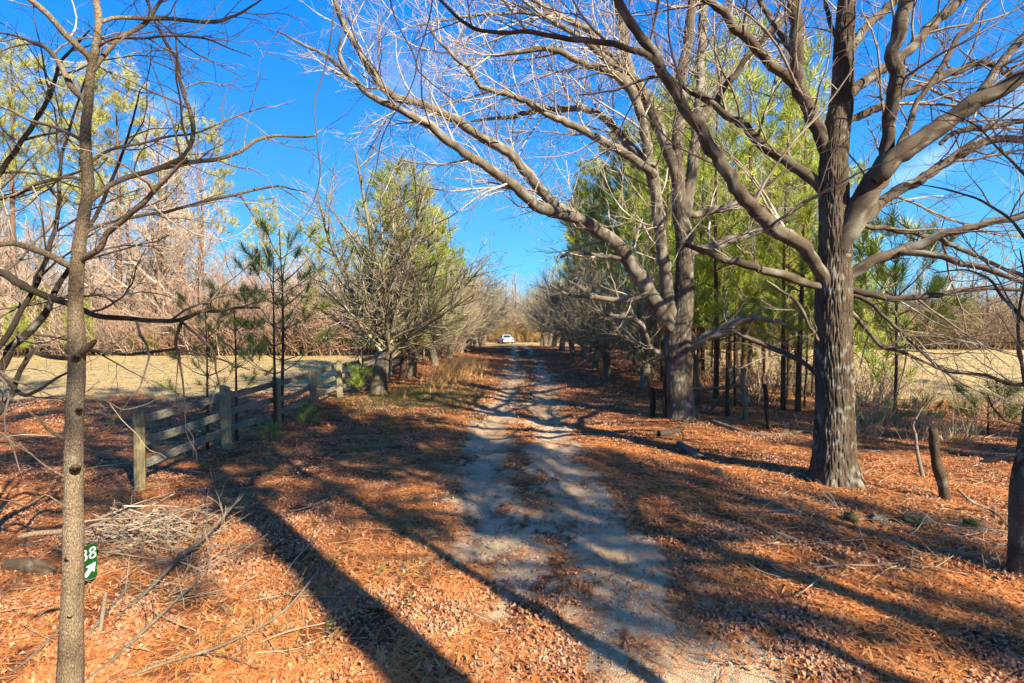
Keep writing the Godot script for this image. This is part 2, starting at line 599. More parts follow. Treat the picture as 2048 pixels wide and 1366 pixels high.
func build_near_oak() -> void:
	rng.seed = 11
	var t := thing("oak_tree", "large oak with ridged trunk and spreading limbs, nearest on the lane's right side", "tree")
	var S := oak_style(0.13)
	S.kids = [2.6, 3.8, 6.0]
	var base := on_ground(1674, 966)
	var d := depth_of(base)
	var g := Geo.new()
	var tw := Geo.new()
	var X := 1200.0
	var tr := path_px(0, 0, 1.0, [1674, 985, 100, 1672, 950, 92, 1669, 900, 85, 1669, 800, 78, 1667, 700, 76, 1667, 600, 76, 1668, 540, 72, 1670, 480, 66, 1668, 400, 62, 1667, 330, 58, 1672, 270, 54, 1682, 210, 48, 1686, 150, 43, 1688, 80, 40, 1694, 0, 36, 1700, -120, 30, 1704, -300, 22, 1690, -480, 12], d, 0.045)
	var TR := S.duplicate()
	TR.cols = [Color(0.26, 0.205, 0.15)]
	TR.dark = Color(0.11, 0.085, 0.06)
	rough_tube(g, tr[0], tr[1], 200, TR, 0.1, 0.5, 5.0)
	sprout(tw, tr[0].slice(170), tr[1].slice(170), 0, S, 3.0)
	limb(g, tw, X, 0, VS, [905, 1180, 60, 880, 1100, 56, 848, 1035, 54, 820, 1000, 55, 780, 945, 60, 700, 905, 60, 640, 860, 60, 585, 800, 58, 545, 750, 58, 500, 680, 55, 450, 610, 55, 410, 550, 52, 385, 500, 50, 345, 440, 48, 300, 370, 46, 260, 310, 46, 225, 230, 42, 180, 160, 42, 120, 90, 40, 80, 20, 38, 40, -80, 34, -60, -260, 24, -120, -420, 10], d, d - 1.8, S)
	limb(g, tw, X, 0, VS, [230, 255, 30, 150, 200, 28, 80, 180, 26, 0, 165, 26, -120, 150, 24, -270, 125, 20, -420, 125, 18, -490, 110, 16, -550, 75, 14, -625, 0, 12, -700, -60, 6], d - 1.2, d - 1.9, S)
	limb(g, tw, X, 0, VS, [890, 750, 45, 850, 720, 46, 800, 680, 48, 740, 640, 45, 680, 600, 45, 630, 560, 42, 570, 500, 40, 500, 450, 38, 440, 405, 35, 390, 370, 30, 330, 340, 22, 280, 310, 20, 200, 300, 16, 60, 350, 10, -80, 370, 5], d, d + 1.4, S)
	limb(g, tw, X, 0, VS, [455, 415, 26, 470, 370, 25, 520, 290, 24, 590, 210, 24, 650, 145, 22, 700, 90, 20, 760, 20, 18, 800, -60, 12, 840, -160, 5], d + 1.0, d + 0.4, S)
	limb(g, tw, X, 0, VS, [885, 600, 60, 868, 550, 60, 840, 480, 64, 800, 400, 60, 775, 330, 60, 765, 250, 55, 765, 150, 52, 758, 0, 52, 750, -120, 44, 720, -300, 28, 700, -480, 10], d, d - 0.3, S)
	limb(g, tw, X, 0, VS, [775, 340, 38, 750, 320, 42, 700, 270, 45, 630, 215, 44, 580, 160, 46, 530, 110, 46, 480, 50, 40, 440, 15, 36, 370, -15, 30, 260, -60, 24, 100, -140, 16, -60, -180, 6], d - 0.1, d - 1.2, S)
	limb(g, tw, X, 0, VS, [765, 240, 22, 740, 195, 22, 715, 150, 25, 680, 100, 26, 650, 50, 25, 620, 0, 22, 580, -90, 16, 520, -200, 6], d - 0.1, d + 0.8, S)
	limb(g, tw, X, 0, VS, [880, 1125, 26, 825, 1110, 30, 760, 1085, 38, 680, 1070, 36, 600, 1045, 32, 540, 1020, 30, 480, 1010, 28, 420, 985, 25, 335, 955, 18], d, d - 0.9, S, 0.35)
	limb(g, tw, X, 0, VS, [925, 1010, 80, 955, 930, 84, 985, 870, 92, 1030, 780, 98, 1075, 700, 94, 1112, 640, 78, 1120, 600, 62, 1122, 520, 56, 1135, 430, 58, 1150, 350, 62, 1160, 280, 64, 1145, 220, 60, 1160, 120, 58, 1190, 30, 54, 1210, -60, 46, 1260, -220, 32, 1300, -400, 12], d - 0.05, d - 1.1, S, 0.8)
	limb(g, tw, X, 0, VS, [1090, 680, 70, 1150, 610, 74, 1230, 560, 75, 1310, 510, 72, 1390, 450, 65, 1460, 400, 62, 1530, 365, 60, 1600, 330, 55, 1660, 290, 50, 1760, 230, 40, 1900, 120, 26, 2050, 20, 8], d - 0.5, d - 1.4, S)
	limb(g, tw, X, 0, VS, [1470, 395, 34, 1510, 320, 34, 1540, 275, 33, 1600, 200, 32, 1660, 140, 28, 1760, 40, 20, 1860, -80, 8], d - 0.9, d - 0.4, S)
	limb(g, tw, X, 0, VS, [1150, 600, 26, 1200, 500, 25, 1230, 410, 22, 1290, 330, 22, 1345, 240, 22, 1390, 160, 20, 1440, 110, 20, 1470, 60, 15, 1505, 5, 10], d - 0.6, d - 0.2, S, 0.7)
	limb(g, tw, X, 0, VS, [955, 375, 44, 990, 350, 42, 1040, 310, 38, 1110, 270, 34, 1180, 220, 38, 1250, 150, 38, 1320, 75, 36, 1400, 10, 34, 1480, -70, 26, 1600, -200, 10], d, d + 1.6, S)
	limb(g, tw, X, 0, VS, [950, 480, 28, 990, 460, 28, 1060, 430, 30, 1140, 395, 28, 1220, 350, 30, 1330, 300, 30, 1420, 265, 28, 1500, 245, 26, 1560, 275, 22, 1650, 300, 18, 1800, 290, 8], d, d + 1.5, S)
	limb(g, tw, X, 0, VS, [970, 210, 28, 995, 165, 30, 1030, 115, 32, 1080, 70, 32, 1150, 10, 30, 1240, -80, 20, 1320, -200, 6], d, d + 0.9, S)
	limb(g, tw, X, 0, VS, [935, 170, 18, 910, 120, 20, 890, 60, 20, 880, 0, 18, 850, -120, 8], d, d + 0.7, S)
	limb(g, tw, X, 0, VS, [960, 920, 40, 1010, 885, 45, 1060, 830, 45, 1120, 775, 42, 1180, 735, 40, 1250, 700, 38, 1330, 650, 36, 1410, 600, 34, 1470, 565, 32, 1540, 545, 30, 1655, 545, 28, 1800, 560, 18, 1950, 560, 6], d, d + 1.2, S)
	limb(g, tw, X, 0, VS, [1330, 560, 18, 1380, 520, 20, 1450, 505, 25, 1550, 490, 22, 1655, 465, 20, 1800, 430, 8], d + 0.2, d + 1.2, S)
	limb(g, tw, X, 0, VS, [930, 1110, 46, 990, 1070, 46, 1040, 1030, 45, 1110, 1000, 42, 1180, 980, 42, 1250, 955, 38, 1330, 920, 32, 1420, 890, 28, 1480, 875, 26, 1560, 860, 25, 1655, 845, 20, 1800, 800, 8], d, d - 1.0, S)
	limb(g, tw, X, 0, VS, [1180, 985, 26, 1310, 990, 26, 1400, 1025, 26, 1500, 1050, 24, 1580, 1075, 22, 1655, 1100, 20, 1800, 1160, 8], d - 0.4, d - 1.2, S, 1.2)
	limb(g, tw, X, 0, VS, [970, 880, 18, 1035, 885, 19, 1100, 890, 20, 1200, 905, 20, 1300, 925, 22, 1380, 960, 20, 1450, 990, 18, 1600, 1060, 14, 1760, 1110, 6], d, d + 1.0, S)
	limb(g, tw, X, 0, VS, [940, 1135, 30, 995, 1140, 30, 1060, 1150, 28, 1150, 1160, 26, 1250, 1160, 24, 1350, 1145, 20, 1450, 1125, 18, 1655, 1130, 14, 1800, 1150, 5], d, d - 0.8, S, 1.3)
	S.up = [0.0, -0.02, -0.02, 0.0]
	limb(g, tw, 0, 0, 1.0, [1690, 588, 9, 1735, 600, 9, 1765, 630, 8, 1800, 662, 8, 1812, 672, 7, 1860, 720, 5, 1930, 770, 4, 2010, 800, 2], d, d - 1.0, S, 2.2)
	limb(g, tw, 0, 0, 1.0, [1690, 610, 10, 1708, 630, 9, 1735, 660, 8, 1765, 695, 8, 1800, 700, 7, 1850, 725, 5, 1920, 745, 4, 2040, 765, 3], d, d - 0.7, S, 2.2)
	limb(g, tw, 0, 0, 1.0, [1768, 696, 6, 1790, 685, 6, 1815, 672, 6, 1880, 675, 5, 1960, 690, 4, 2040, 715, 2], d - 0.4, d - 0.9, S, 2.2)
	limb(g, tw, 0, 0, 1.0, [1650, 700, 7, 1620, 655, 7, 1605, 625, 8, 1590, 600, 8, 1560, 580, 6, 1530, 560, 3], d, d - 0.5, S, 1.0)
	limb(g, tw, 0, 0, 1.0, [1650, 770, 8, 1620, 735, 10, 1580, 712, 11, 1530, 690, 11, 1490, 672, 11, 1462, 660, 8, 1440, 664, 4], d, d + 1.0, S, 0.7)
	finish_tree(t, g, tw)

func build_far_oak() -> void:
	rng.seed = 12
	var t := thing("oak_tree", "pale lichened oak with two stems and a limb arching over the lane", "tree")
	var S := oak_style(0.24)
	S.kids = [3.1, 4.4, 6.0]
	S.cols = [Color(0.42, 0.365, 0.29), Color(0.5, 0.45, 0.36), Color(0.3, 0.255, 0.2)]
	S.lichen = Color(0.64, 0.63, 0.53)
	S.dark = Color(0.2, 0.165, 0.125)
	S.rmin = 0.0035
	var base := on_ground(1362, 842)
	var d := depth_of(base)
	var g := Geo.new()
	var tw := Geo.new()
	var X := 1200.0
	var tr := path_px(0, 0, 1.0, [1363, 852, 68, 1362, 835, 62, 1358, 800, 57, 1355, 740, 56, 1355, 690, 55, 1358, 660, 50, 1366, 615, 42, 1369, 560, 38, 1370, 512, 36, 1367, 460, 35, 1359, 425, 30, 1356, 360, 27, 1354, 300, 25, 1358, 250, 23, 1363, 200, 21, 1362, 150, 21, 1374, 100, 20, 1379, 50, 19, 1385, 0, 18, 1392, -120, 14, 1400, -280, 5], d, 0.07)
	var TR := S.duplicate()
	TR.lich = 0.08
	TR.cols = [Color(0.33, 0.275, 0.205)]
	TR.dark = Color(0.15, 0.12, 0.09)
	rough_tube(g, tr[0], tr[1], 110, TR, 0.08, 0.4, 5.0)
	sprout(tw, tr[0].slice(95), tr[1].slice(95), 0, S, 4.0)
	limb(g, tw, X, 0, VS, [325, 860, 44, 340, 800, 48, 355, 700, 47, 365, 600, 45, 378, 520, 42, 385, 400, 38, 395, 250, 36, 400, 100, 34, 405, 0, 32, 420, -160, 22, 430, -400, 6], d, d + 0.8, S)
	limb(g, tw, X, 0, VS, [300, 1260, 56, 272, 1200, 52, 260, 1100, 50, 240, 950, 46, 225, 850, 45, 215, 750, 43, 195, 650, 44, 180, 550, 40, 160, 450, 38, 130, 360, 35, 90, 300, 31, 0, 210, 28, -100, 130, 22, -220, 60, 16, -340, -30, 6], d, d - 1.6, S)
	limb(g, tw, X, 0, VS, [300, 690, 46, 265, 590, 46, 230, 500, 46, 170, 370, 44, 120, 290, 44, 100, 200, 40, 90, 100, 36, 60, 0, 32, 20, -140, 22, -30, -320, 6], d, d - 0.7, S)
	limb(g, tw, X, 0, VS, [310, 1310, 60, 265, 1260, 62, 215, 1180, 62, 160, 1090, 60, 110, 1010, 58, 60, 950, 55, 0, 905, 52, -70, 860, 50, -120, 830, 48, -186, 790, 45, -241, 730, 44, -281, 680, 42, -341, 610, 40, -411, 560, 38, -491, 520, 37, -571, 465, 35, -651, 425, 33, -731, 400, 32, -801, 380, 31, -861, 320, 30, -901, 260, 28, -941, 190, 26, -991, 110, 24, -1021, 40, 22, -1050, -60, 14, -1080, -160, 5], d, d - 3.2, S, 1.1)
	limb(g, tw, X, 0, VS, [-90, 850, 46, -211, 820, 48, -271, 780, 44, -341, 720, 42, -401, 680, 40, -471, 630, 38, -531, 600, 35, -601, 545, 34, -661, 490, 32, -721, 460, 30, -791, 425, 28, -871, 390, 27, -941, 330, 25, -991, 280, 20, -1016, 220, 15, -1011, 150, 10], d - 1.3, d - 3.6, S, 1.1)
	limb(g, tw, X, 0, VS, [-991, 285, 16, -1071, 215, 14, -1171, 170, 11, -1260, 120, 5], d - 3.5, d - 3.8, S)
	limb(g, tw, X, 0, VS, [210, 680, 40, 160, 640, 38, 100, 600, 36, 30, 560, 34, -40, 520, 32, -110, 485, 31, -190, 455, 30, -250, 415, 28, -310, 385, 26, -380, 360, 24, -440, 345, 22, -480, 320, 20, -510, 270, 19, -550, 240, 17, -600, 190, 14, -640, 150, 10, -680, 90, 5], d - 0.7, d - 2.4, S, 1.1)
	limb(g, tw, X, 0, VS, [205, 650, 38, 150, 600, 34, 90, 540, 32, 30, 475, 30, -40, 430, 28, -110, 420, 26, -190, 430, 24, -270, 435, 22, -340, 455, 18, -410, 460, 14, -520, 480, 6], d - 0.7, d + 0.6, S, 1.2)
	limb(g, tw, X, 0, VS, [160, 440, 36, 130, 370, 38, 80, 310, 36, 10, 270, 33, -60, 250, 30, -140, 205, 28, -210, 190, 26, -320, 200, 20, -420, 215, 14, -500, 200, 6], d - 1.0, d - 1.6, S, 1.2)
	limb(g, tw, X, 0, VS, [150, 330, 36, 80, 250, 34, 0, 190, 32, -40, 120, 30, -110, 80, 27, -190, 40, 24, -270, -10, 20, -380, -80, 8], d - 0.5, d - 1.0, S, 1.1)
	limb(g, tw, X, 0, VS, [0, 130, 22, -80, 100, 20, -170, 60, 18, -340, 50, 16, -500, 62, 13, -620, 80, 8, -760, 110, 4], d - 0.7, d - 1.8, S, 1.1)
	limb(g, tw, X, 0, VS, [345, 840, 30, 400, 830, 32, 440, 822, 32, 530, 800, 30, 620, 760, 24, 700, 735, 16, 780, 700, 6], d + 0.2, d + 1.6, S)
	limb(g, tw, X, 0, VS, [345, 990, 36, 400, 975, 40, 440, 968, 40, 500, 940, 34, 600, 910, 28, 700, 870, 18, 780, 800, 6], d, d + 1.8, S)
	limb(g, tw, X, 0, VS, [330, 1375, 34, 365, 1350, 36, 420, 1310, 34, 480, 1300, 32, 530, 1260, 28, 580, 1240, 24, 690, 1255, 14, 760, 1290, 6], d, d - 0.8, S)
	limb(g, tw, X, 0, VS, [370, 480, 30, 420, 440, 28, 480, 330, 26, 540, 260, 24, 620, 160, 20, 690, 80, 12, 760, -20, 5], d + 0.3, d + 1.6, S)
	limb(g, tw, 0, 0, 1.0, [1305, 560, 8, 1290, 590, 10, 1262, 600, 11, 1220, 598, 11, 1180, 595, 9, 1140, 590, 6, 1100, 570, 3], d - 0.4, d - 1.0, S, 1.0)
	limb(g, tw, 0, 0, 1.0, [1335, 720, 9, 1300, 690, 9, 1285, 650, 8, 1250, 632, 7, 1220, 630, 4], d, d - 0.6, S, 0.9)
	limb(g, tw, 0, 0, 1.0, [1238, 515, 9, 1200, 512, 8, 1150, 505, 7, 1120, 515, 4], d - 0.8, d - 1.0, S, 0.8)
	finish_tree(t, g, tw)

func build_slim_tree() -> void:
	rng.seed = 13
	var t := thing("hardwood_tree", "slim pale barked young tree close by on the left, hiding part of a green sign", "tree")
	var S := oak_style(-0.02)
	S.cols = [Color(0.46, 0.37, 0.25), Color(0.24, 0.18, 0.13), Color(0.17, 0.13, 0.1)]
	S.dark = Color(0.2, 0.155, 0.1)
	S.lichen = Color(0.42, 0.4, 0.3)
	S.rmin = 0.0016
	S.kids = [7.0, 7.0, 8.5]
	S.lmax = [1.7, 0.9, 0.4]
	S.lmin = 0.07
	S.wander = [0.12, 0.3, 0.34, 0.36]
	S.ratio = [0.42, 0.5, 0.5]
	S.up = [0.0, 0.03, 0.02, 0.0]
	S.flat = 0.4
	var d := 3.45
	var g := Geo.new()
	var tw := Geo.new()
	var tr := path_px(0, 0, 1.0, [138, 1490, 62, 140, 1366, 54, 143, 1260, 49, 146, 1161, 46, 147, 1050, 43, 147, 936, 41, 150, 820, 39, 154, 725, 37, 154, 690, 40, 152, 640, 34, 151, 600, 32, 154, 543, 32, 159, 487, 29, 167, 435, 27, 176, 380, 26, 174, 328, 25, 171, 287, 23, 172, 246, 22, 177, 205, 21, 180, 154, 20, 187, 113, 19, 195, 72, 17, 197, 31, 16, 192, 0, 14, 186, -90, 10, 178, -200, 5], d, 0.02)
	rough_tube(g, tr[0], tr[1], 60, S, 0.07, 0.4, 4.0)
	for kn in [[150, 938, 15], [136, 1118, 11], [152, 715, 13], [158, 820, 9], [140, 1232, 10]]:
		var kc := at(kn[0], kn[1], d)
		var to := (cam_xf.origin - kc).normalized()
		var kr: float = kn[2] * 0.5 / F * d
		g.tube(PackedVector3Array([kc, kc + to * 0.062, kc + to * 0.074, kc + to * 0.068]), PackedFloat32Array([kr * 1.5, kr * 1.25, kr * 0.8, kr * 0.3]), 12, PackedColorArray([Color(0.3, 0.23, 0.15), Color(0.36, 0.28, 0.18), Color(0.34, 0.25, 0.16), Color(0.27, 0.2, 0.13)]))
	var e := VS
	var D := d
	limb(g, tw, 0, 0, e, [345, 420, 26, 325, 385, 26, 290, 350, 24, 260, 300, 22, 230, 250, 20, 180, 190, 18, 130, 165, 15, 60, 140, 10, -40, 120, 4], D, D + 0.5, S, 1.0, 0.06)
	limb(g, tw, 0, 0, e, [355, 250, 26, 340, 215, 25, 300, 180, 26, 250, 130, 24, 190, 60, 22, 120, 0, 20, 40, -60, 12, -60, -140, 4], D, D - 0.4, S, 1.0, 0.06)
	limb(g, tw, 0, 0, e, [365, 270, 24, 385, 235, 24, 430, 190, 24, 490, 140, 22, 560, 100, 20, 600, 40, 18, 640, -20, 14, 700, -120, 5], D, D + 0.4, S, 1.0, 0.06)
	limb(g, tw, 0, 0, e, [380, 95, 16, 440, 68, 18, 540, 70, 18, 700, 75, 16, 830, 85, 15, 920, 60, 12, 1000, 10, 9, 1080, -50, 4], D, D + 0.7, S, 1.0, 0.06)
	limb(g, tw, 0, 0, e, [340, 790, 22, 375, 765, 22, 430, 720, 22, 500, 690, 22, 580, 670, 22, 650, 650, 22, 700, 620, 23, 740, 570, 21, 750, 510, 20, 740, 430, 18, 715, 370, 16, 700, 300, 16, 695, 240, 15, 650, 170, 12, 600, 80, 9, 570, 0, 6], D, D + 0.5, S, 1.0, 0.06)
	limb(g, tw, 0, 0, e, [640, 655, 18, 750, 630, 18, 850, 620, 17, 940, 590, 16, 1000, 550, 15, 1080, 530, 12, 1160, 535, 9, 1230, 530, 6], D + 0.25, D + 0.6, S, 1.0, 0.06)
	limb(g, tw, 0, 0, e, [310, 1030, 32, 340, 1005, 30, 390, 970, 28, 420, 910, 26, 480, 865, 24, 540, 810, 24, 600, 745, 22, 660, 690, 18, 730, 620, 12], D, D - 0.4, S, 1.0, 0.06)
	limb(g, tw, 0, 0, e, [598, 748, 18, 580, 715, 16, 540, 690, 10, 500, 655, 7, 440, 620, 3], D - 0.3, D - 0.5, S, 1.0, 0.06)
	limb(g, tw, 0, 0, e, [300, 1050, 30, 265, 1035, 28, 210, 1000, 26, 140, 975, 24, 60, 950, 22, 0, 955, 19, -80, 950, 10], D, D - 0.3, S, 1.0, 0.06)
	limb(g, tw, 0, 0, e, [325, 920, 14, 350, 900, 13, 450, 860, 13, 550, 842, 13, 640, 830, 13, 720, 805, 13, 850, 775, 12, 940, 755, 12, 1080, 725, 10, 1130, 735, 6, 1200, 750, 3], D, D + 0.5, S, 1.0, 0.06)
	limb(g, tw, 0, 0, e, [937, 757, 9, 960, 795, 9, 990, 840, 8, 1015, 910, 5, 1030, 960, 3], D + 0.35, D + 0.4, S, 0.8, 0.06)
	limb(g, tw, 0, 0, e, [340, 640, 14, 400, 600, 13, 470, 575, 12, 560, 560, 11, 660, 530, 10, 760, 520, 9, 860, 480, 8, 960, 440, 6, 1060, 410, 3], D, D + 0.6, S, 1.0, 0.06)
	limb(g, tw, 0, 0, e, [335, 560, 14, 270, 520, 13, 200, 490, 12, 120, 470, 11, 40, 430, 9, -40, 400, 5], D, D + 0.3, S, 1.0, 0.06)
	limb(g, tw, 0, 0, e, [335, 700, 13, 280, 690, 13, 210, 700, 12, 130, 720, 11, 60, 760, 10, -10, 775, 6], D, D - 0.3, S, 1.0, 0.06)
	limb(g, tw, 0, 0, e, [375, 180, 14, 450, 150, 13, 560, 150, 12, 680, 140, 11, 800, 150, 9, 900, 190, 6, 980, 220, 3], D, D - 0.3, S, 1.0, 0.06)
	# low dead side twigs, pale and broken
	var P := S.duplicate()
	P.cols = [Color(0.42, 0.34, 0.24), Color(0.38, 0.3, 0.21)]
	P.kids = [1.6, 2.5, 3.0]
	limb(g, tw, 0, 500, 0.3295, [410, 1165, 22, 385, 1145, 22, 290, 1090, 20, 235, 1020, 16, 200, 1000, 13, 110, 915, 9, 0, 880, 5], D, D - 0.3, P, 1.0, 0.05)
	limb(g, tw, 0, 500, 0.3295, [440, 1400, 16, 370, 1366, 14, 300, 1330, 13, 250, 1290, 11, 130, 1190, 8, 60, 1150, 5, 0, 1100, 3], D, D - 0.3, P, 1.0, 0.05)
	limb(g, tw, 0, 500, 0.3295, [480, 900, 10, 540, 905, 10, 640, 915, 9, 740, 970, 10, 790, 965, 9, 880, 940, 7, 940, 910, 5, 1000, 860, 2], D, D + 0.2, P, 1.0, 0.05)
	limb(g, tw, 0, 950, 0.3045, [430, 215, 16, 400, 190, 14, 350, 155, 12, 290, 130, 10, 200, 190, 7, 70, 220, 5, -20, 240, 3], D, D - 0.2, P, 1.0, 0.05)
	limb(g, null, 0, 950, 0.3045, [450, 378, 40, 405, 378, 38, 300, 376, 38, 210, 382, 37, 150, 395, 32, 120, 405, 20, 112, 408, 4], D, D - 0.25, P, 0.0, 0.03)
	limb(g, null, 0, 500, 0.3295, [480, 625, 50, 530, 590, 44, 560, 560, 34, 580, 545, 12], D, D - 0.1, P, 0.0, 0.02)
	finish_tree(t, g, tw)

func build_leaning_tree() -> void:
	rng.seed = 14
	var t := thing("leaning_tree", "dark leaning multi stemmed tree at the left picture edge", "tree")
	var S := oak_style(-0.05)
	S.cols = [Color(0.12, 0.1, 0.08), Color(0.15, 0.12, 0.1), Color(0.1, 0.08, 0.065)]
	S.dark = Color(0.06, 0.05, 0.04)
	S.rmin = 0.002
	S.kids = [2.8, 4.5, 6.0]
	S.lmax = [1.0, 0.5, 0.3]
	S.lmin = 0.08
	S.wander = [0.14, 0.3, 0.34, 0.36]
	S.up = [0.0, 0.0, 0.0, 0.0]
	var d := 4.6
	var g := Geo.new()
	var tw := Geo.new()
	# base stands left of the picture
	limb(g, tw, 0, 0, 1.0, [-165, 1262, 40, -150, 1150, 36, -110, 950, 30, -50, 800, 24, 0, 735, 20, 20, 698, 18, 43, 678, 17, 66, 655, 17, 89, 635, 15, 99, 609, 14, 115, 576, 13, 132, 546, 12, 165, 480, 10, 215, 380, 8, 250, 290, 6, 280, 180, 3], d, d + 0.5, S, 0.9, 0.05)
	limb(g, tw, 0, 0, 1.0, [-130, 1020, 26, -90, 860, 22, -45, 740, 18, 0, 690, 14, 30, 640, 12, 60, 590, 11, 92, 520, 11, 108, 460, 10, 118, 400, 9, 122, 330, 8, 145, 240, 6, 180, 130, 4], d, d + 0.3, S, 0.9, 0.05)
	limb(g, tw, 0, 0, 1.0, [-105, 930, 20, -70, 640, 18, -30, 560, 17, 0, 545, 17, 31, 563, 16, 72, 584, 14, 113, 602, 13, 140, 610, 12, 169, 620, 11, 200, 633, 11, 241, 635, 10, 287, 640, 9, 333, 641, 9, 369, 638, 9, 400, 623, 8, 436, 622, 7, 471, 615, 6, 520, 616, 4], d, d + 0.2, S, 1.2, 0.05)
	limb(g, tw, 0, 0, 1.0, [366, 640, 7, 354, 668, 7, 350, 690, 7, 358, 715, 6, 366, 765, 4, 370, 820, 2], d + 0.15, d + 0.1, S, 1.2, 0.05)
	limb(g, tw, 0, 0, 1.0, [368, 648, 6, 400, 675, 6, 428, 706, 5, 432, 740, 4, 440, 770, 2], d + 0.15, d + 0.2, S, 1.2, 0.05)
	limb(g, tw, 0, 0, 1.0, [180, 700, 6, 240, 708, 6, 300, 705, 6, 360, 700, 5, 430, 715, 4, 500, 740, 2], d + 0.1, d + 0.3, S, 1.2, 0.05)
	limb(g, tw, 0, 0, 1.0, [-120, 1000, 18, -70, 820, 15, -20, 745, 12, 50, 790, 9, 120, 752, 5, 160, 730, 3], d, d - 0.3, S, 0.8, 0.05)
	limb(g, tw, 0, 0, 1.0, [-60, 810, 14, 0, 830, 11, 40, 740, 11, 70, 700, 11, 72, 705, 10, 100, 712, 10, 135, 716, 9, 160, 712, 6], d, d + 0.2, S, 0.8, 0.05)
	limb(g, tw, 0, 0, 1.0, [-100, 900, 18, -80, 500, 16, -40, 400, 15, 0, 345, 13, 31, 300, 12, 61, 255, 11, 92, 205, 10, 110, 158, 9, 123, 122, 8, 149, 92, 6, 180, 60, 3], d, d + 0.3, S, 1.0, 0.05)
	limb(g, tw, 0, 0, 1.0, [-90, 700, 12, -40, 420, 11, 0, 398, 10, 31, 389, 9, 67, 369, 8, 138, 350, 6, 180, 335, 3], d, d + 0.1, S, 1.0, 0.05)
	finish_tree(t, g, tw)

func build_edge_tree() -> void:
	rng.seed = 15
	var t := thing("hardwood_tree", "curved mossy trunk cut by the right picture edge", "tree")
	var S := oak_style(0.0)
	S.cols = [Color(0.34, 0.27, 0.17), Color(0.22, 0.17, 0.13), Color(0.16, 0.12, 0.1)]
	S.lichen = Color(0.42, 0.44, 0.24)
	S.rmin = 0.002
	S.kids = [3.2, 5.0, 7.0]
	S.lmax = [1.2, 0.6, 0.3]
	S.lmin = 0.08
	var base := on_ground(2046, 1150)
	var d := depth_of(base)
	var g := Geo.new()
	var tw := Geo.new()
	var tr := path_px(0, 0, 1.0, [2048, 1165, 68, 2046, 1130, 60, 2044, 1060, 55, 2042, 980, 50, 2050, 920, 44, 2060, 850, 40, 2072, 780, 36, 2095, 680, 30, 2130, 560, 27, 2160, 420, 24, 2180, 250, 20, 2190, 80, 14, 2200, -100, 7], d, 0.03)
	rough_tube(g, tr[0], tr[1], 48, S, 0.055, 0.25, 4.0)
	limb(g, tw, 0, 0, 1.0, [2090, 700, 9, 2050, 640, 8, 2010, 600, 7, 1980, 560, 6, 1930, 540, 4, 1870, 545, 2], d, d - 0.4, S, 1.2, 0.05)
	limb(g, tw, 0, 0, 1.0, [2058, 800, 12, 2045, 740, 9, 2036, 680, 8, 2040, 610, 7, 2048, 560, 5, 2040, 500, 3], d, d - 0.4, S, 1.4, 0.05)
	limb(g, tw, 0, 0, 1.0, [2128, 570, 12, 2070, 500, 9, 2020, 440, 7, 1960, 400, 5, 1900, 380, 4, 1840, 370, 2], d, d + 0.5, S, 1.2, 0.05)
	limb(g, tw, 0, 0, 1.0, [2150, 460, 11, 2070, 370, 8, 2000, 300, 6, 1950, 250, 4, 1880, 220, 2], d, d + 0.3, S, 1.3, 0.05)
	limb(g, tw, 0, 0, 1.0, [2066, 760, 9, 2030, 770, 8, 1970, 750, 6, 1900, 745, 4, 1840, 720, 2], d, d - 0.2, S, 1.6, 0.05)
	limb(g, tw, 0, 0, 1.0, [2046, 905, 9, 2010, 915, 10, 1980, 920, 11, 1960, 922, 5], d, d + 0.1, S, 0.6, 0.05)
	limb(g, tw, 0, 0, 1.0, [2050, 850, 7, 2015, 840, 6, 1990, 820, 4, 1975, 790, 2], d, d - 0.3, S, 1.6, 0.05)
	finish_tree(t, g, tw)

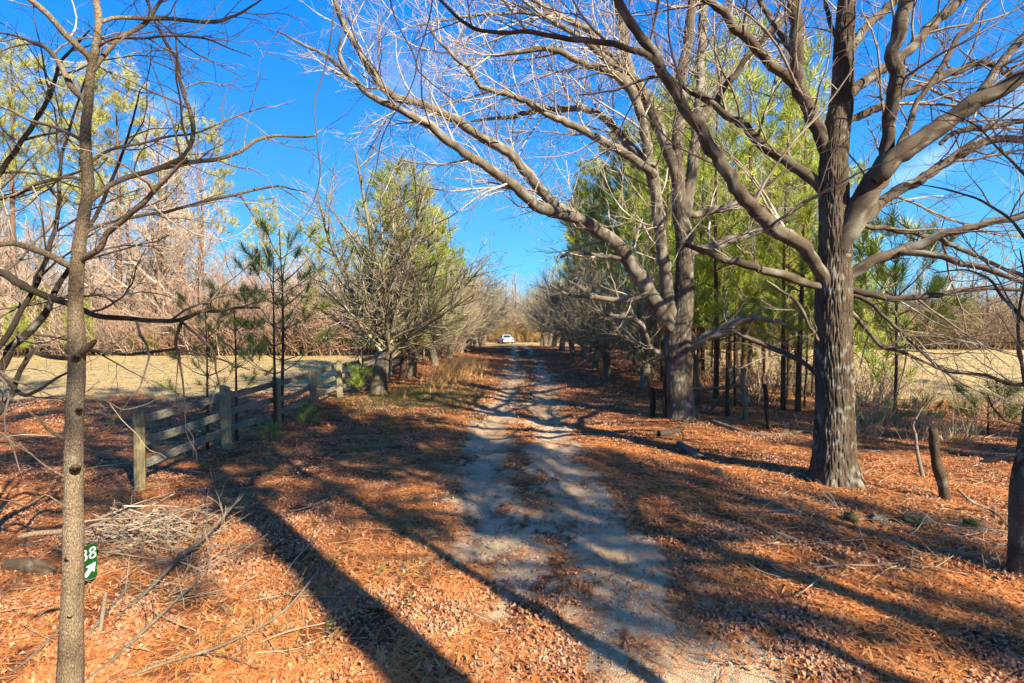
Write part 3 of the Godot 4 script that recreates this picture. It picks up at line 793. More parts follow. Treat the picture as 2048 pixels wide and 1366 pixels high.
# ------------------------------------------------------------------ off-frame trees behind the camera that shade the lane
func build_shade_trees() -> void:
	var spots := [
		[Vector3(3.6, 0, 1.25), 0.27, 17.0, 51, "tall bare oak behind the camera, its trunk shadow crossing the near litter"],
		[Vector3(9.4, 0, 2.6), 0.24, 15.0, 52, "bare oak right behind the camera shading the lane"],
		[Vector3(13.5, 0, -4.5), 0.26, 16.0, 53, "bare oak outside the right picture edge"],
		[Vector3(-0.6, 0, 7.5), 0.26, 16.0, 54, "bare oak standing behind the camera near the lane"]]
	for s in spots:
		rng.seed = s[3]
		var t := thing("shade_oak", s[4], "tree")
		var S := oak_style(0.0)
		S.levels = 2
		S.rmin = 0.009
		S.kids = [2.2, 3.0, 3.0]
		S.lmax = [4.0, 1.6, 0.7]
		S.ratio = [0.5, 0.45, 0.4]
		var g := Geo.new()
		var tw := Geo.new()
		var base: Vector3 = s[0]
		var h: float = s[2]
		var pts := PackedVector3Array()
		var rad := PackedFloat32Array()
		for k in 34:
			var f := k / 33.0
			pts.append(base + Vector3(sin(f * 4.0 + s[3]) * 0.25 * f, h * f - 0.05, cos(f * 3.0 + s[3]) * 0.25 * f))
			rad.append(s[1] * (1.0 - 0.9 * f) + 0.01)
		rough_tube(g, pts, rad, 24, S, 0.05, 0.35, 5.0)
		for k in 20:
			var f := lerpf(0.5, 0.97, k / 19.0)
			var q := pts[int(f * 33)]
			var an: float = k * 2.4 + s[3]
			var dir := Vector3(cos(an), 0.45 + 0.5 * f, sin(an)).normalized()
			grow(tw, q, dir, lerpf(7.5, 2.0, f) * rng.randf_range(0.8, 1.15), lerpf(0.11, 0.04, f), 0, S)
		finish_tree(t, g, tw)
		if s[3] == 51:
			# a low limb reaches out over the lane; its thin ends hang into the picture
			var hang := Geo.new()
			var H := oak_style(0.0)
			H.cols = [Color(0.11, 0.09, 0.075)]
			var from := base + Vector3(0, 6.2, 0)
			var over := PackedVector3Array([from, from + Vector3(-1.6, 0.3, -1.6), Vector3(0.6, 6.0, -2.4), Vector3(-0.6, 5.6, -3.0), Vector3(-1.6, 5.2, -3.3)])
			var sm := smooth_path(over, PackedFloat32Array([0.06, 0.05, 0.035, 0.025, 0.012]), 0.1)
			rough_tube(hang, sm[0], sm[1], 8, H, 0.04)
			var ends := [
				[650, -60, 4, 668, 0, 5, 662, 70, 5, 650, 133, 5, 628, 210, 5, 632, 255, 4, 636, 300, 4, 640, 350, 4, 622, 415, 3, 585, 460, 2],
				[770, -60, 5, 785, 20, 5, 805, 67, 5, 833, 128, 5, 815, 190, 4, 790, 225, 4, 764, 277, 4, 750, 350, 3, 735, 400, 2],
				[870, -60, 5, 862, 20, 5, 848, 75, 5, 832, 130, 5, 850, 155, 4, 880, 180, 3, 915, 205, 2]]
			for e in ends:
				var pp := path_px(0, 0, 1.0, e, 3.1, 0.06)
				for q in pp[1].size(): pp[1][q] *= 0.6
				var full := PackedVector3Array([sm[0][sm[0].size() - 4 - 6 * ends.find(e)]])
				full.append_array(pp[0])
				var fr := PackedFloat32Array([0.009])
				fr.append_array(pp[1])
				hang.tube(full, fr, 5, PackedColorArray([Color(0.1, 0.08, 0.07)]))
			var ho := part(t, "overhanging_limb", hang.mesh(), M.twig)
			ho.set_meta("label", "thin dark twigs hanging into the sky from overhead")

# ------------------------------------------------------------------ lane-side trees: short trunk, fan of stems, dense grey twigs
func lane_tree(seed_: int, label: String) -> Node3D:
	rng.seed = seed_
	var t := thing("lane_tree", label, "tree", "bare lichened trees lining the lane")
	var S := {levels = 3, segs = [9, 6, 4, 3], sides = [7, 4, 3, 3], wander = [0.08, 0.2, 0.26, 0.3], up = [0.03, 0.03, 0.03, 0.02],
		kids = [4.0, 4.4, 5.2], first = [0.12, 0.12, 0.15], ang = [0.75, 0.75, 0.8], ratio = [0.42, 0.42, 0.45], lmax = [2.1, 0.95, 0.5], lmin = 0.2,
		rmin = 0.005, rk = 0.017, tip = 0.3, flat = 0.0, lich = 0.06,
		dark = Color(0.12, 0.095, 0.06), lichen = Color(0.5, 0.5, 0.36), cols = [Color(0.25, 0.205, 0.13), Color(0.36, 0.325, 0.21), Color(0.42, 0.4, 0.26), Color(0.23, 0.19, 0.125)]}
	var g := Geo.new()
	var tw := Geo.new()
	var lean := Vector3(0.25, 0, 0.0)
	var pts := PackedVector3Array()
	var rad := PackedFloat32Array()
	for k in 22:
		var f := k / 21.0
		pts.append(Vector3(lean.x * f * f * 1.4, 1.5 * f - 0.06, sin(f * 3.0) * 0.04))
		rad.append(lerpf(0.23, 0.2, f))
	var TR := S.duplicate()
	TR.cols = [Color(0.4, 0.35, 0.27)]
	TR.dark = Color(0.24, 0.2, 0.15)
	rough_tube(g, pts, rad, 28, TR, 0.06, 0.25, 4.0)
	var top := pts[20]
	for k in 10:
		var an := k * 2.4 + seed_ * 0.37
		var tilt := 0.12 + 0.055 * k
		var dir := Vector3(cos(an) * sin(tilt * 1.3), cos(tilt * 1.3), sin(an) * sin(tilt * 1.3))
		grow(tw, top - Vector3(0, 0.1 + 0.03 * k, 0), dir, rng.randf_range(4.2, 5.6) * (1.0 - 0.03 * k), 0.085 - 0.004 * k, 0, S)
	# low arching branches
	for k in 11:
		var an := k * 2.4 + 1.0
		var dir := Vector3(cos(an), 0.42 + 0.35 * rng.randf(), sin(an)).normalized()
		grow(tw, top - Vector3(0, rng.randf_range(0.0, 0.5), 0), dir, rng.randf_range(3.0, 4.4), 0.04, 0, S)
	finish_tree(t, g, tw)
	return t

# ------------------------------------------------------------------ pines
func tuft_mesh(count: int, len_: float, wid: float, spread: float) -> ArrayMesh:
	var g := Geo.new()
	for k in count:
		var an := k * 2.39996
		var f := (k + 0.5) / count
		var tilt := lerpf(spread, 0.15, f) + rng.randf_range(-0.15, 0.15)
		var o := Vector3(0, f * 0.2, 0)
		var d := Vector3(cos(an) * sin(tilt), cos(tilt), sin(an) * sin(tilt))
		var sd := d.cross(Vector3(-sin(an), 0.3, cos(an))).normalized().rotated(d, rng.randf_range(-1.5, 1.5))
		var L := len_ * rng.randf_range(0.75, 1.15)
		var nn := sd.cross(d).normalized()
		g.tri(o - sd * wid, o + d * L, o + sd * wid, nn, Color.WHITE)
	return g.mesh()

func aim(dir: Vector3, o: Vector3, s: float) -> Transform3D:
	var y := dir.normalized()
	var x := y.cross(Vector3(0.3, 0.2, 0.93)).normalized().rotated(y, rng.randf() * TAU)
	var z := x.cross(y)
	return Transform3D(Basis(x * s, y * s, z * s), o)

# P: h, r, first (crown start), reach, gap, per, tuft, twigs, dead
func pine(called: String, seed_: int, label: String, P: Dictionary, group := "") -> Node3D:
	rng.seed = seed_
	var t := thing(called, label, "pine tree", group)
	var S := {dark = P.get("dark", Color(0.14, 0.08, 0.05)), cols = [P.get("bark", Color(0.26, 0.16, 0.1))], lichen = Color(0.3, 0.22, 0.16), lich = -0.1}
	var g := Geo.new()
	var br := Geo.new()
	var xf := []
	var cols := PackedColorArray()
	var h: float = P.h
	var pts := PackedVector3Array()
	var rad := PackedFloat32Array()
	var m := 30
	for k in m + 1:
		var f := float(k) / m
		pts.append(Vector3(sin(f * 5.0 + seed_) * 0.05 * h * 0.12, h * f - 0.04, cos(f * 4.0 + seed_ * 2.0) * 0.05 * h * 0.12))
		rad.append(P.r * (1.0 - 0.92 * f) + 0.004)
	rough_tube(g, pts, rad, 10 if h < 6 else 16, S, 0.05, 0.15, 4.0)
	var y: float = h * P.first
	var wood := Color(0.2, 0.13, 0.08)
	while y < h - 0.1:
		var f := y / h
		var fc: float = (y - h * P.first) / (h * (1.0 - P.first))
		var q := pts[clampi(int(f * m), 0, m)]
		q.y = y
		var prof: float = P.get("prof0", 0.75) + (1.0 - P.get("prof0", 0.75)) * sin(clampf(fc * 2.2, 0, PI * 0.5))
		prof *= pow(clampf(1.0 - fc, 0.02, 1), P.get("taper", 0.6))
		var n: int = P.per + rng.randi() % 2
		var off := rng.randf() * TAU
		for k in n:
			var an := off + TAU * k / n + rng.randf_range(-0.3, 0.3)
			var L: float = P.reach * prof * rng.randf_range(0.65, 1.15) + 0.25
			var rise := lerpf(P.get("rise0", 0.1), 0.9, fc)
			var d := Vector3(cos(an), rise, sin(an)).normalized()
			var bp := PackedVector3Array([q])
			var bra := PackedFloat32Array([clampf(L * 0.016, 0.006, 0.05)])
			var p := q
			var segs := 5
			for s in segs:
				d = (d + Vector3(0, P.get("curl", 0.12), 0) + rand_dir() * 0.12).normalized()
				p += d * L / segs
				bp.append(p)
				bra.append(maxf(bra[0] * (1.0 - 0.17 * (s + 1)), 0.004))
			br.tube(bp, bra, 4, PackedColorArray([wood]))
			xf.append(aim(d, p, rng.randf_range(0.9, 1.25) * P.tuft))
			cols.append(Color(0, 0, 0))
			var tw: int = int(P.twigs * L) + 1
			for s in tw:
				var ff := lerpf(P.get("bare", 0.3), 1.0, (s + rng.randf()) / tw)
				var fi := ff * segs
				var a := mini(int(fi), segs - 1)
				var o := bp[a].lerp(bp[a + 1], fi - a)
				var tt := (bp[a + 1] - bp[a]).normalized()
				var sd := side_of(tt)
				sd.y = absf(sd.y) * 0.6
				var dd := (tt * 0.7 + sd * 0.8 + Vector3(0, 0.25, 0)).normalized()
				var l2: float = rng.randf_range(0.18, 0.5) * P.tuft * (1.3 - 0.5 * ff)
				var e: Vector3 = o + dd * l2
				br.tube(PackedVector3Array([o, e]), PackedFloat32Array([0.006, 0.005]), 3, PackedColorArray([wood]))
				xf.append(aim((dd + Vector3(0, 0.3, 0)).normalized(), e - dd * 0.08, rng.randf_range(0.75, 1.15) * P.tuft))
				cols.append(Color(0, 0, 0))
		y += P.gap * rng.randf_range(0.75, 1.25)
	for k in int(P.get("dead", 0)):
		var yy: float = h * P.first * rng.randf_range(0.25, 1.0)
		var an := rng.randf() * TAU
		var d := Vector3(cos(an), rng.randf_range(-0.15, 0.3), sin(an)).normalized()
		var p := Vector3(pts[int(yy / h * m)].x, yy, pts[int(yy / h * m)].z)
		var L := rng.randf_range(0.3, 1.3)
		br.tube(PackedVector3Array([p, p + d * L * 0.5, p + (d + Vector3(0, -0.1, 0)) * L]), PackedFloat32Array([0.012, 0.008, 0.004]), 3, PackedColorArray([Color(0.2, 0.16, 0.12)]))
	var c1: Color = P.get("green", Color(0.13, 0.19, 0.02))
	var c2: Color = P.get("green2", Color(0.34, 0.38, 0.045))
	for k in cols.size(): cols[k] = c1.lerp(c2, rng.randf())
	part(t, "trunk", g.mesh(), M.bark)
	var bo := part(t, "boughs", br.mesh(), M.twig)
	bo.set_meta("kind", "stuff")
	var no := scatter("needles", M.tuft, M.needle, xf, cols, t)
	no.set_meta("kind", "stuff")
	return t

# ------------------------------------------------------------------ far bare trees
func far_tree(called: String, seed_: int, h: float, label: String, tone: Array, group: String) -> Node3D:
	rng.seed = seed_
	var t := thing(called, label, "tree", group)
	var S := {levels = 2, segs = [7, 5, 3], sides = [5, 3, 3], wander = [0.12, 0.24, 0.3], up = [0.06, 0.05, 0.04],
		kids = [3.4, 6.0], first = [0.15, 0.1], ang = [0.7, 0.75], ratio = [0.42, 0.5], lmax = [3.5, 1.7], lmin = 0.5,
		rmin = 0.013, tip = 0.3, flat = 0.0, lich = 0.0, dark = tone[0], lichen = tone[2], cols = [tone[1], tone[2], tone[1]]}
	var g := Geo.new()
	var tw := Geo.new()
	var pts := PackedVector3Array()
	var rad := PackedFloat32Array()
	for k in 21:
		var f := k / 20.0
		pts.append(Vector3(sin(f * 4.0 + seed_) * 0.3 * f, h * f * 0.97 - 0.05, cos(f * 3.3 + seed_) * 0.3 * f))
		rad.append(h * 0.013 * (1.0 - 0.9 * f) + 0.012)
	rough_tube(g, pts, rad, 8, S, 0.05, 0.2, 4.0)
	var n := int(h * 1.9)
	for k in n:
		var f := lerpf(0.22, 0.98, float(k) / (n - 1))
		var an := k * 2.4 + seed_
		var dir := Vector3(cos(an), 0.5 + 0.6 * f, sin(an)).normalized()
		grow(tw, pts[int(f * 20)], dir, h * lerpf(0.3, 0.1, f) * rng.randf_range(0.75, 1.2), h * 0.005 * (1.1 - f) + 0.012, 0, S)
	finish_tree(t, g, tw)
	return t

func bush_mesh(seed_: int, h: float, n: int, r: float) -> ArrayMesh:
	rng.seed = seed_
	var S := {levels = 1, segs = [5, 3], sides = [3, 3], wander = [0.22, 0.34], up = [0.03, 0.03],
		kids = [3.6], first = [0.15], ang = [0.8], ratio = [0.4], lmax = [1.2], lmin = 0.25,
		rmin = 0.011, tip = 0.4, flat = 0.0, lich = 0.0, dark = Color(0.8, 0.8, 0.8), lichen = Color(1.1, 1.1, 1.1), cols = [Color(1, 1, 1), Color(0.75, 0.75, 0.75), Color(1.25, 1.2, 1.15)]}
	var g := Geo.new()
	for k in n:
		var an := rng.randf() * TAU
		var q := sqrt(rng.randf()) * r
		var dir := Vector3(cos(an) * 0.5, 1.0, sin(an) * 0.5).normalized()
		grow(g, Vector3(cos(an) * q, -0.05, sin(an) * q), dir, h * rng.randf_range(0.5, 1.1), 0.02, 0, S)
	return g.mesh()

# ------------------------------------------------------------------ fence and posts
func box_post(w: float, dp: float, h: float, slope: float, col: Color) -> Geo:
	var g := Geo.new()
	var c := 0.008
	var ring := [Vector2(-w + c, -dp), Vector2(w - c, -dp), Vector2(w, -dp + c), Vector2(w, dp - c), Vector2(w - c, dp), Vector2(-w + c, dp), Vector2(-w, dp - c), Vector2(-w, -dp + c)]
	for k in 8:
		var a: Vector2 = ring[k]
		var b: Vector2 = ring[(k + 1) % 8]
		var rows := [-0.25, h * 0.3, h * 0.65, 1.0]
		for r in 3:
			var ya0: float = rows[r]
			var yb0: float = rows[r]
			var ya1: float = rows[r + 1]
			var yb1: float = rows[r + 1]
			if r == 2:
				ya1 = h + slope * a.x / w
				yb1 = h + slope * b.x / w
			# outside is to the right of a->b seen from above with x right and z down, wind clockwise from outside
			g.quad(Vector3(a.x, ya0, a.y), Vector3(b.x, yb0, b.y), Vector3(b.x, yb1, b.y), Vector3(a.x, ya1, a.y), col)
	for k in range(1, 7):
		var a: Vector2 = ring[0]
		var b: Vector2 = ring[k]
		var e: Vector2 = ring[k + 1]
		var A := Vector3(a.x, h + slope * a.x / w, a.y)
		var B := Vector3(b.x, h + slope * b.x / w, b.y)
		var E := Vector3(e.x, h + slope * e.x / w, e.y)
		g.tri(A, B, E, Vector3(-slope / w, 1, 0).normalized(), col)
	return g

func fix_winding(g: Geo) -> Geo:
	for k in range(0, g.i.size(), 3):
		var a := g.v[g.i[k]]
		var b := g.v[g.i[k + 1]]
		var d := g.v[g.i[k + 2]]
		var nn := (d - a).cross(b - a)
		if nn.dot(g.n[g.i[k]] + g.n[g.i[k + 1]] + g.n[g.i[k + 2]]) < 0.0:
			var s := g.i[k + 1]
			g.i[k + 1] = g.i[k + 2]
			g.i[k + 2] = s
	return g

func outward(g: Geo, centre_line: Callable) -> Geo:
	for k in g.v.size():
		var o: Vector3 = g.v[k] - centre_line.call(g.v[k])
		if g.n[k].dot(o) < 0.0: g.n[k] = -g.n[k]
	return fix_winding(g)

func board(a: Vector3, b: Vector3, hh: float, th: float, sag: float, col: Color, col2: Color) -> Geo:
	var g := Geo.new()
	var k := 7
	var dir := (b - a).normalized()
	var sd := dir.cross(Vector3.UP).normalized()
	for s in k:
		var f0 := float(s) / k
		var f1 := float(s + 1) / k
		var p0 := a.lerp(b, f0) - Vector3(0, sag * sin(f0 * PI), 0)
		var p1 := a.lerp(b, f1) - Vector3(0, sag * sin(f1 * PI), 0)
		var U := Vector3(0, hh, 0)
		var T := sd * th
		var cc := col.lerp(col2, clampf(patch.get_noise_2d(p0.z * 3.0, p0.y * 9.0) + 0.5, 0, 1))
		g.quad(p0 - U + T, p1 - U + T, p1 + U + T, p0 + U + T, cc)
		g.quad(p0 - U - T, p0 + U - T, p1 + U - T, p1 - U - T, cc)
		g.quad(p0 + U + T, p1 + U + T, p1 + U - T, p0 + U - T, cc)
		g.quad(p0 - U + T, p0 - U - T, p1 - U - T, p1 - U + T, cc)
		if s == 0: g.quad(p0 - U - T, p0 - U + T, p0 + U + T, p0 + U - T, cc)
		if s == k - 1: g.quad(p1 - U - T, p1 + U - T, p1 + U + T, p1 - U + T, cc)
	return outward(g, func(p: Vector3) -> Vector3:
		var f := clampf((p - a).dot(dir) / a.distance_to(b), 0.004, 0.996)
		return a.lerp(b, f) - Vector3(0, sag * sin(f * PI), 0))

func build_fence() -> void:
	rng.seed = 41
	var t := thing("board_fence", "weathered three rail wooden board fence left of the lane", "fence")
	var ds := [8.2, 10.76, 13.1, 15.5, 17.95, 20.4, 22.85, 25.3, 27.75, 30.2, 32.6, 35.0]
	var X := -5.57
	var posts := []
	for k in ds.size():
		var x := X + rng.randf_range(-0.03, 0.03)
		var y := height(x, -ds[k])
		var h := 1.2 + rng.randf_range(-0.02, 0.05)
		var col := Color(0.5, 0.44, 0.27).lerp(Color(0.4, 0.36, 0.24), rng.randf())
		if k == 0: col = Color(0.40, 0.34, 0.19)
		var g := box_post(0.072, 0.072, h, -0.03, col)
		g = outward(g, func(p: Vector3) -> Vector3: return Vector3(0, clampf(p.y, 0.2, h - 0.1), 0))
		var o := part(t, "post", g.mesh(), M.post)
		o.position = Vector3(x, y, -ds[k])
		o.rotation = Vector3(rng.randf_range(-0.02, 0.02), rng.randf_range(-0.25, 0.25) if k > 0 else 0.5, rng.randf_range(-0.02, 0.02))
		posts.append(Vector3(x, y, -ds[k]))
	for k in ds.size() - 1:
		for r in 3:
			var a: Vector3 = posts[k] + Vector3(-0.1, [1.02, 0.67, 0.32][r] + rng.randf_range(-0.02, 0.02), 0.05)
			var b: Vector3 = posts[k + 1] + Vector3(-0.1, [1.02, 0.67, 0.32][r] + rng.randf_range(-0.02, 0.02), -0.05)
			a.x += 0.032 if k % 2 == 0 else 0.0
			b.x += 0.032 if k % 2 == 0 else 0.0
			if k == 0:
				a.z = posts[0].z - 0.02
			a.x -= 0.03
			b.x -= 0.03
			var sag := rng.randf_range(-0.01, 0.025)
			if k == 2 and r == 1: sag = 0.07
			var g := board(a, b, 0.065, 0.014, sag, Color(0.34, 0.32, 0.25), Color(0.46, 0.43, 0.34))
			part(t, "rail", g.mesh(), M.wood)

func stake(called: String, label: String, top_px: Vector2, foot_px: Vector2, w: float, col: Color, lich: float, bent := 0.02) -> void:
	var foot := on_ground(foot_px.x, foot_px.y)
	var d := depth_of(foot)
	var top := at(top_px.x, top_px.y, d)
	var S := {dark = col * 0.55, cols = [col], lichen = Color(0.45, 0.45, 0.38), lich = lich}
	var pts := PackedVector3Array()
	var rad := PackedFloat32Array()
	for k in 16:
		var f := k / 15.0
		pts.append((foot - Vector3(0, 0.12, 0)).lerp(top, f) + Vector3(sin(f * 5.0 + w * 9.0), 0, cos(f * 4.0)) * bent * sin(f * PI))
		rad.append(w * 0.5 / F * d * (1.08 - 0.16 * f) * (1.0 + 0.08 * sin(f * 17.0)))
	pts.append(top + Vector3(0, 0.004, 0))
	rad.append(0.002)
	var g := Geo.new()
	rough_tube(g, pts, rad, 14, S, 0.14)
	var o := single(called, g.mesh(), M.bark, label, "post", "old stakes of a fallen wire fence")

# ------------------------------------------------------------------ sticks, stones, sign, car
func stick_geo(p: Vector3, d: Vector3, L: float, r: float, S: Dictionary, lev: int) -> Geo:
	var g := Geo.new()
	grow(g, p, d, L, r, lev, S)
	return g

func stick_style(cols: Array, kids: float) -> Dictionary:
	return {levels = 2, segs = [9, 5, 3], sides = [7, 4, 3], wander = [0.09, 0.2, 0.28], up = [0.0, 0.03, 0.03],
		kids = [kids, kids * 1.6], first = [0.25, 0.2], ang = [0.7, 0.7], ratio = [0.35, 0.45], lmax = [0.8, 0.4], lmin = 0.07,
		rmin = 0.0022, tip = 0.35, flat = 0.3, lich = 0.05, dark = cols[0] * 0.6, lichen = Color(0.5, 0.5, 0.42), cols = cols}

func px_branch(called: String, label: String, cat: String, xyw: Array, lift: Array, cols: Array, kids: float, group := "") -> void:
	# a stick lying on the ground: pixel positions are ground points under it, lift is its height above them
	var m := xyw.size() / 3
	var pts := PackedVector3Array()
	var rad := PackedFloat32Array()
	for k in m:
		var gpt := on_ground(xyw[k * 3], xyw[k * 3 + 1])
		var d := depth_of(gpt)
		var up: float = lift[mini(k, lift.size() - 1)]
		# a raised point is moved toward the eye so that it is still seen at that pixel
		var eye := cam_xf.origin
		var q := gpt.lerp(eye, clampf(up / EYE, 0, 0.9))
		pts.append(q)
		rad.append(xyw[k * 3 + 2] * 0.5 / F * d)
	var s := smooth_path(pts, rad, 0.05)
	var S := stick_style(cols, kids)
	var g := Geo.new()
	rough_tube(g, s[0], s[1], 9, S, 0.08)
	var L := 0.0
	for k in range(1, s[0].size()): L += s[0][k].distance_to(s[0][k - 1])
	if kids > 0.0: sprout(g, s[0], s[1], 0, S, L)
	single(called, g.mesh(), M.bark, label, cat, group)

func rock(called: String, label: String, px: Vector2, w: float, hgt: float, col: Color, moss: Color, mossy: float, seed_: int) -> void:
	var base := on_ground(px.x, px.y)
	var sph := SphereMesh.new()
	sph.radial_segments = 28
	sph.rings = 16
	var arr := sph.get_mesh_arrays()
	var g := Geo.new()
	var vv: PackedVector3Array = arr[Mesh.ARRAY_VERTEX]
	g.i = arr[Mesh.ARRAY_INDEX]
	for q in vv:
		var u := q.normalized()
		var s := 0.85 + 0.45 * coarse.get_noise_3d(u.x * 1.3 + seed_ * 7.0, u.y * 1.3, u.z * 1.3) + 0.1 * fine.get_noise_3d(u.x * 3 + seed_, u.y * 3, u.z * 3)
		var p := Vector3(signf(u.x) * pow(absf(u.x), 0.55), signf(u.y) * pow(absf(u.y), 0.5), signf(u.z) * pow(absf(u.z), 0.55)) * s
		g.v.append(Vector3(p.x * w * 0.5, p.y * hgt * 0.55 + hgt * 0.12, p.z * w * 0.4))
		var mo := clampf((patch.get_noise_3d(u.x * 3 + seed_, u.y * 3, u.z * 3) + mossy) * 3.0, 0, 1)
		g.c.append((col * (0.85 + 0.3 * fine.get_noise_3d(u.x * 8, u.y * 8, u.z * 8))).lerp(moss, mo))
		g.n.append(Vector3.ZERO)
	for k in range(0, g.i.size(), 3):
		var nn := (g.v[g.i[k + 2]] - g.v[g.i[k]]).cross(g.v[g.i[k + 1]] - g.v[g.i[k]])
		for j in 3: g.n[g.i[k + j]] += nn
	for k in g.n.size(): g.n[k] = g.n[k].normalized() if g.n[k].length() > 0.0 else Vector3.UP
	var o := single(called, g.mesh(), M.stone, label, "stone", "stones at the foot of the oak")
	o.position = base
	o.rotation.y = seed_ * 1.3

func build_sign() -> void:
	var t := thing("address_sign", "small green reflective address sign with white 38 and arrow behind the slim tree", "sign")
	var foot := on_ground(166, 1188)
	t.position = foot
	t.rotation.y = 1.28
	var plate := BoxMesh.new()
	plate.size = Vector3(0.27, 0.32, 0.006)
	var p := part(t, "plate", plate, M.green)
	p.position = Vector3(0, 0.27, 0)
	var stem := BoxMesh.new()
	stem.size = Vector3(0.04, 0.5, 0.03)
	var s := part(t, "stem", stem, M.grey)
	s.position = Vector3(0, 0.2, -0.02)
	var font := SystemFont.new()
	font.font_names = PackedStringArray(["Droid Sans"])
	var tm := TextMesh.new()
	tm.text = "38"
	tm.font = font
	tm.font_size = 64
	tm.pixel_size = 0.0023
	tm.depth = 0.003
	var a := part(t, "number", tm, M.white)
	a.position = Vector3(0.055, 0.345, 0.005)
	var ar := Geo.new()
	var P := [Vector2(-0.05, -0.03), Vector2(0.0, 0.02), Vector2(-0.025, 0.045), Vector2(0.065, 0.06), Vector2(0.05, -0.03), Vector2(0.028, -0.005), Vector2(-0.022, -0.056)]
	var cols := Color(1, 1, 1)
	for tri in [[0, 1, 5], [0, 5, 6], [1, 2, 3], [1, 3, 5], [5, 3, 4]]:
		var v := []
		for k in tri: v.append(Vector3(P[k].x, P[k].y, 0))
		ar.tri(v[0], v[1], v[2], Vector3(0, 0, 1), cols)
	fix_winding(ar)
	var o := part(t, "arrow", ar.mesh(), M.white)
	o.position = Vector3(0.055, 0.19, 0.006)

func loft_car(g: Geo, secs: Array) -> void:
	pass

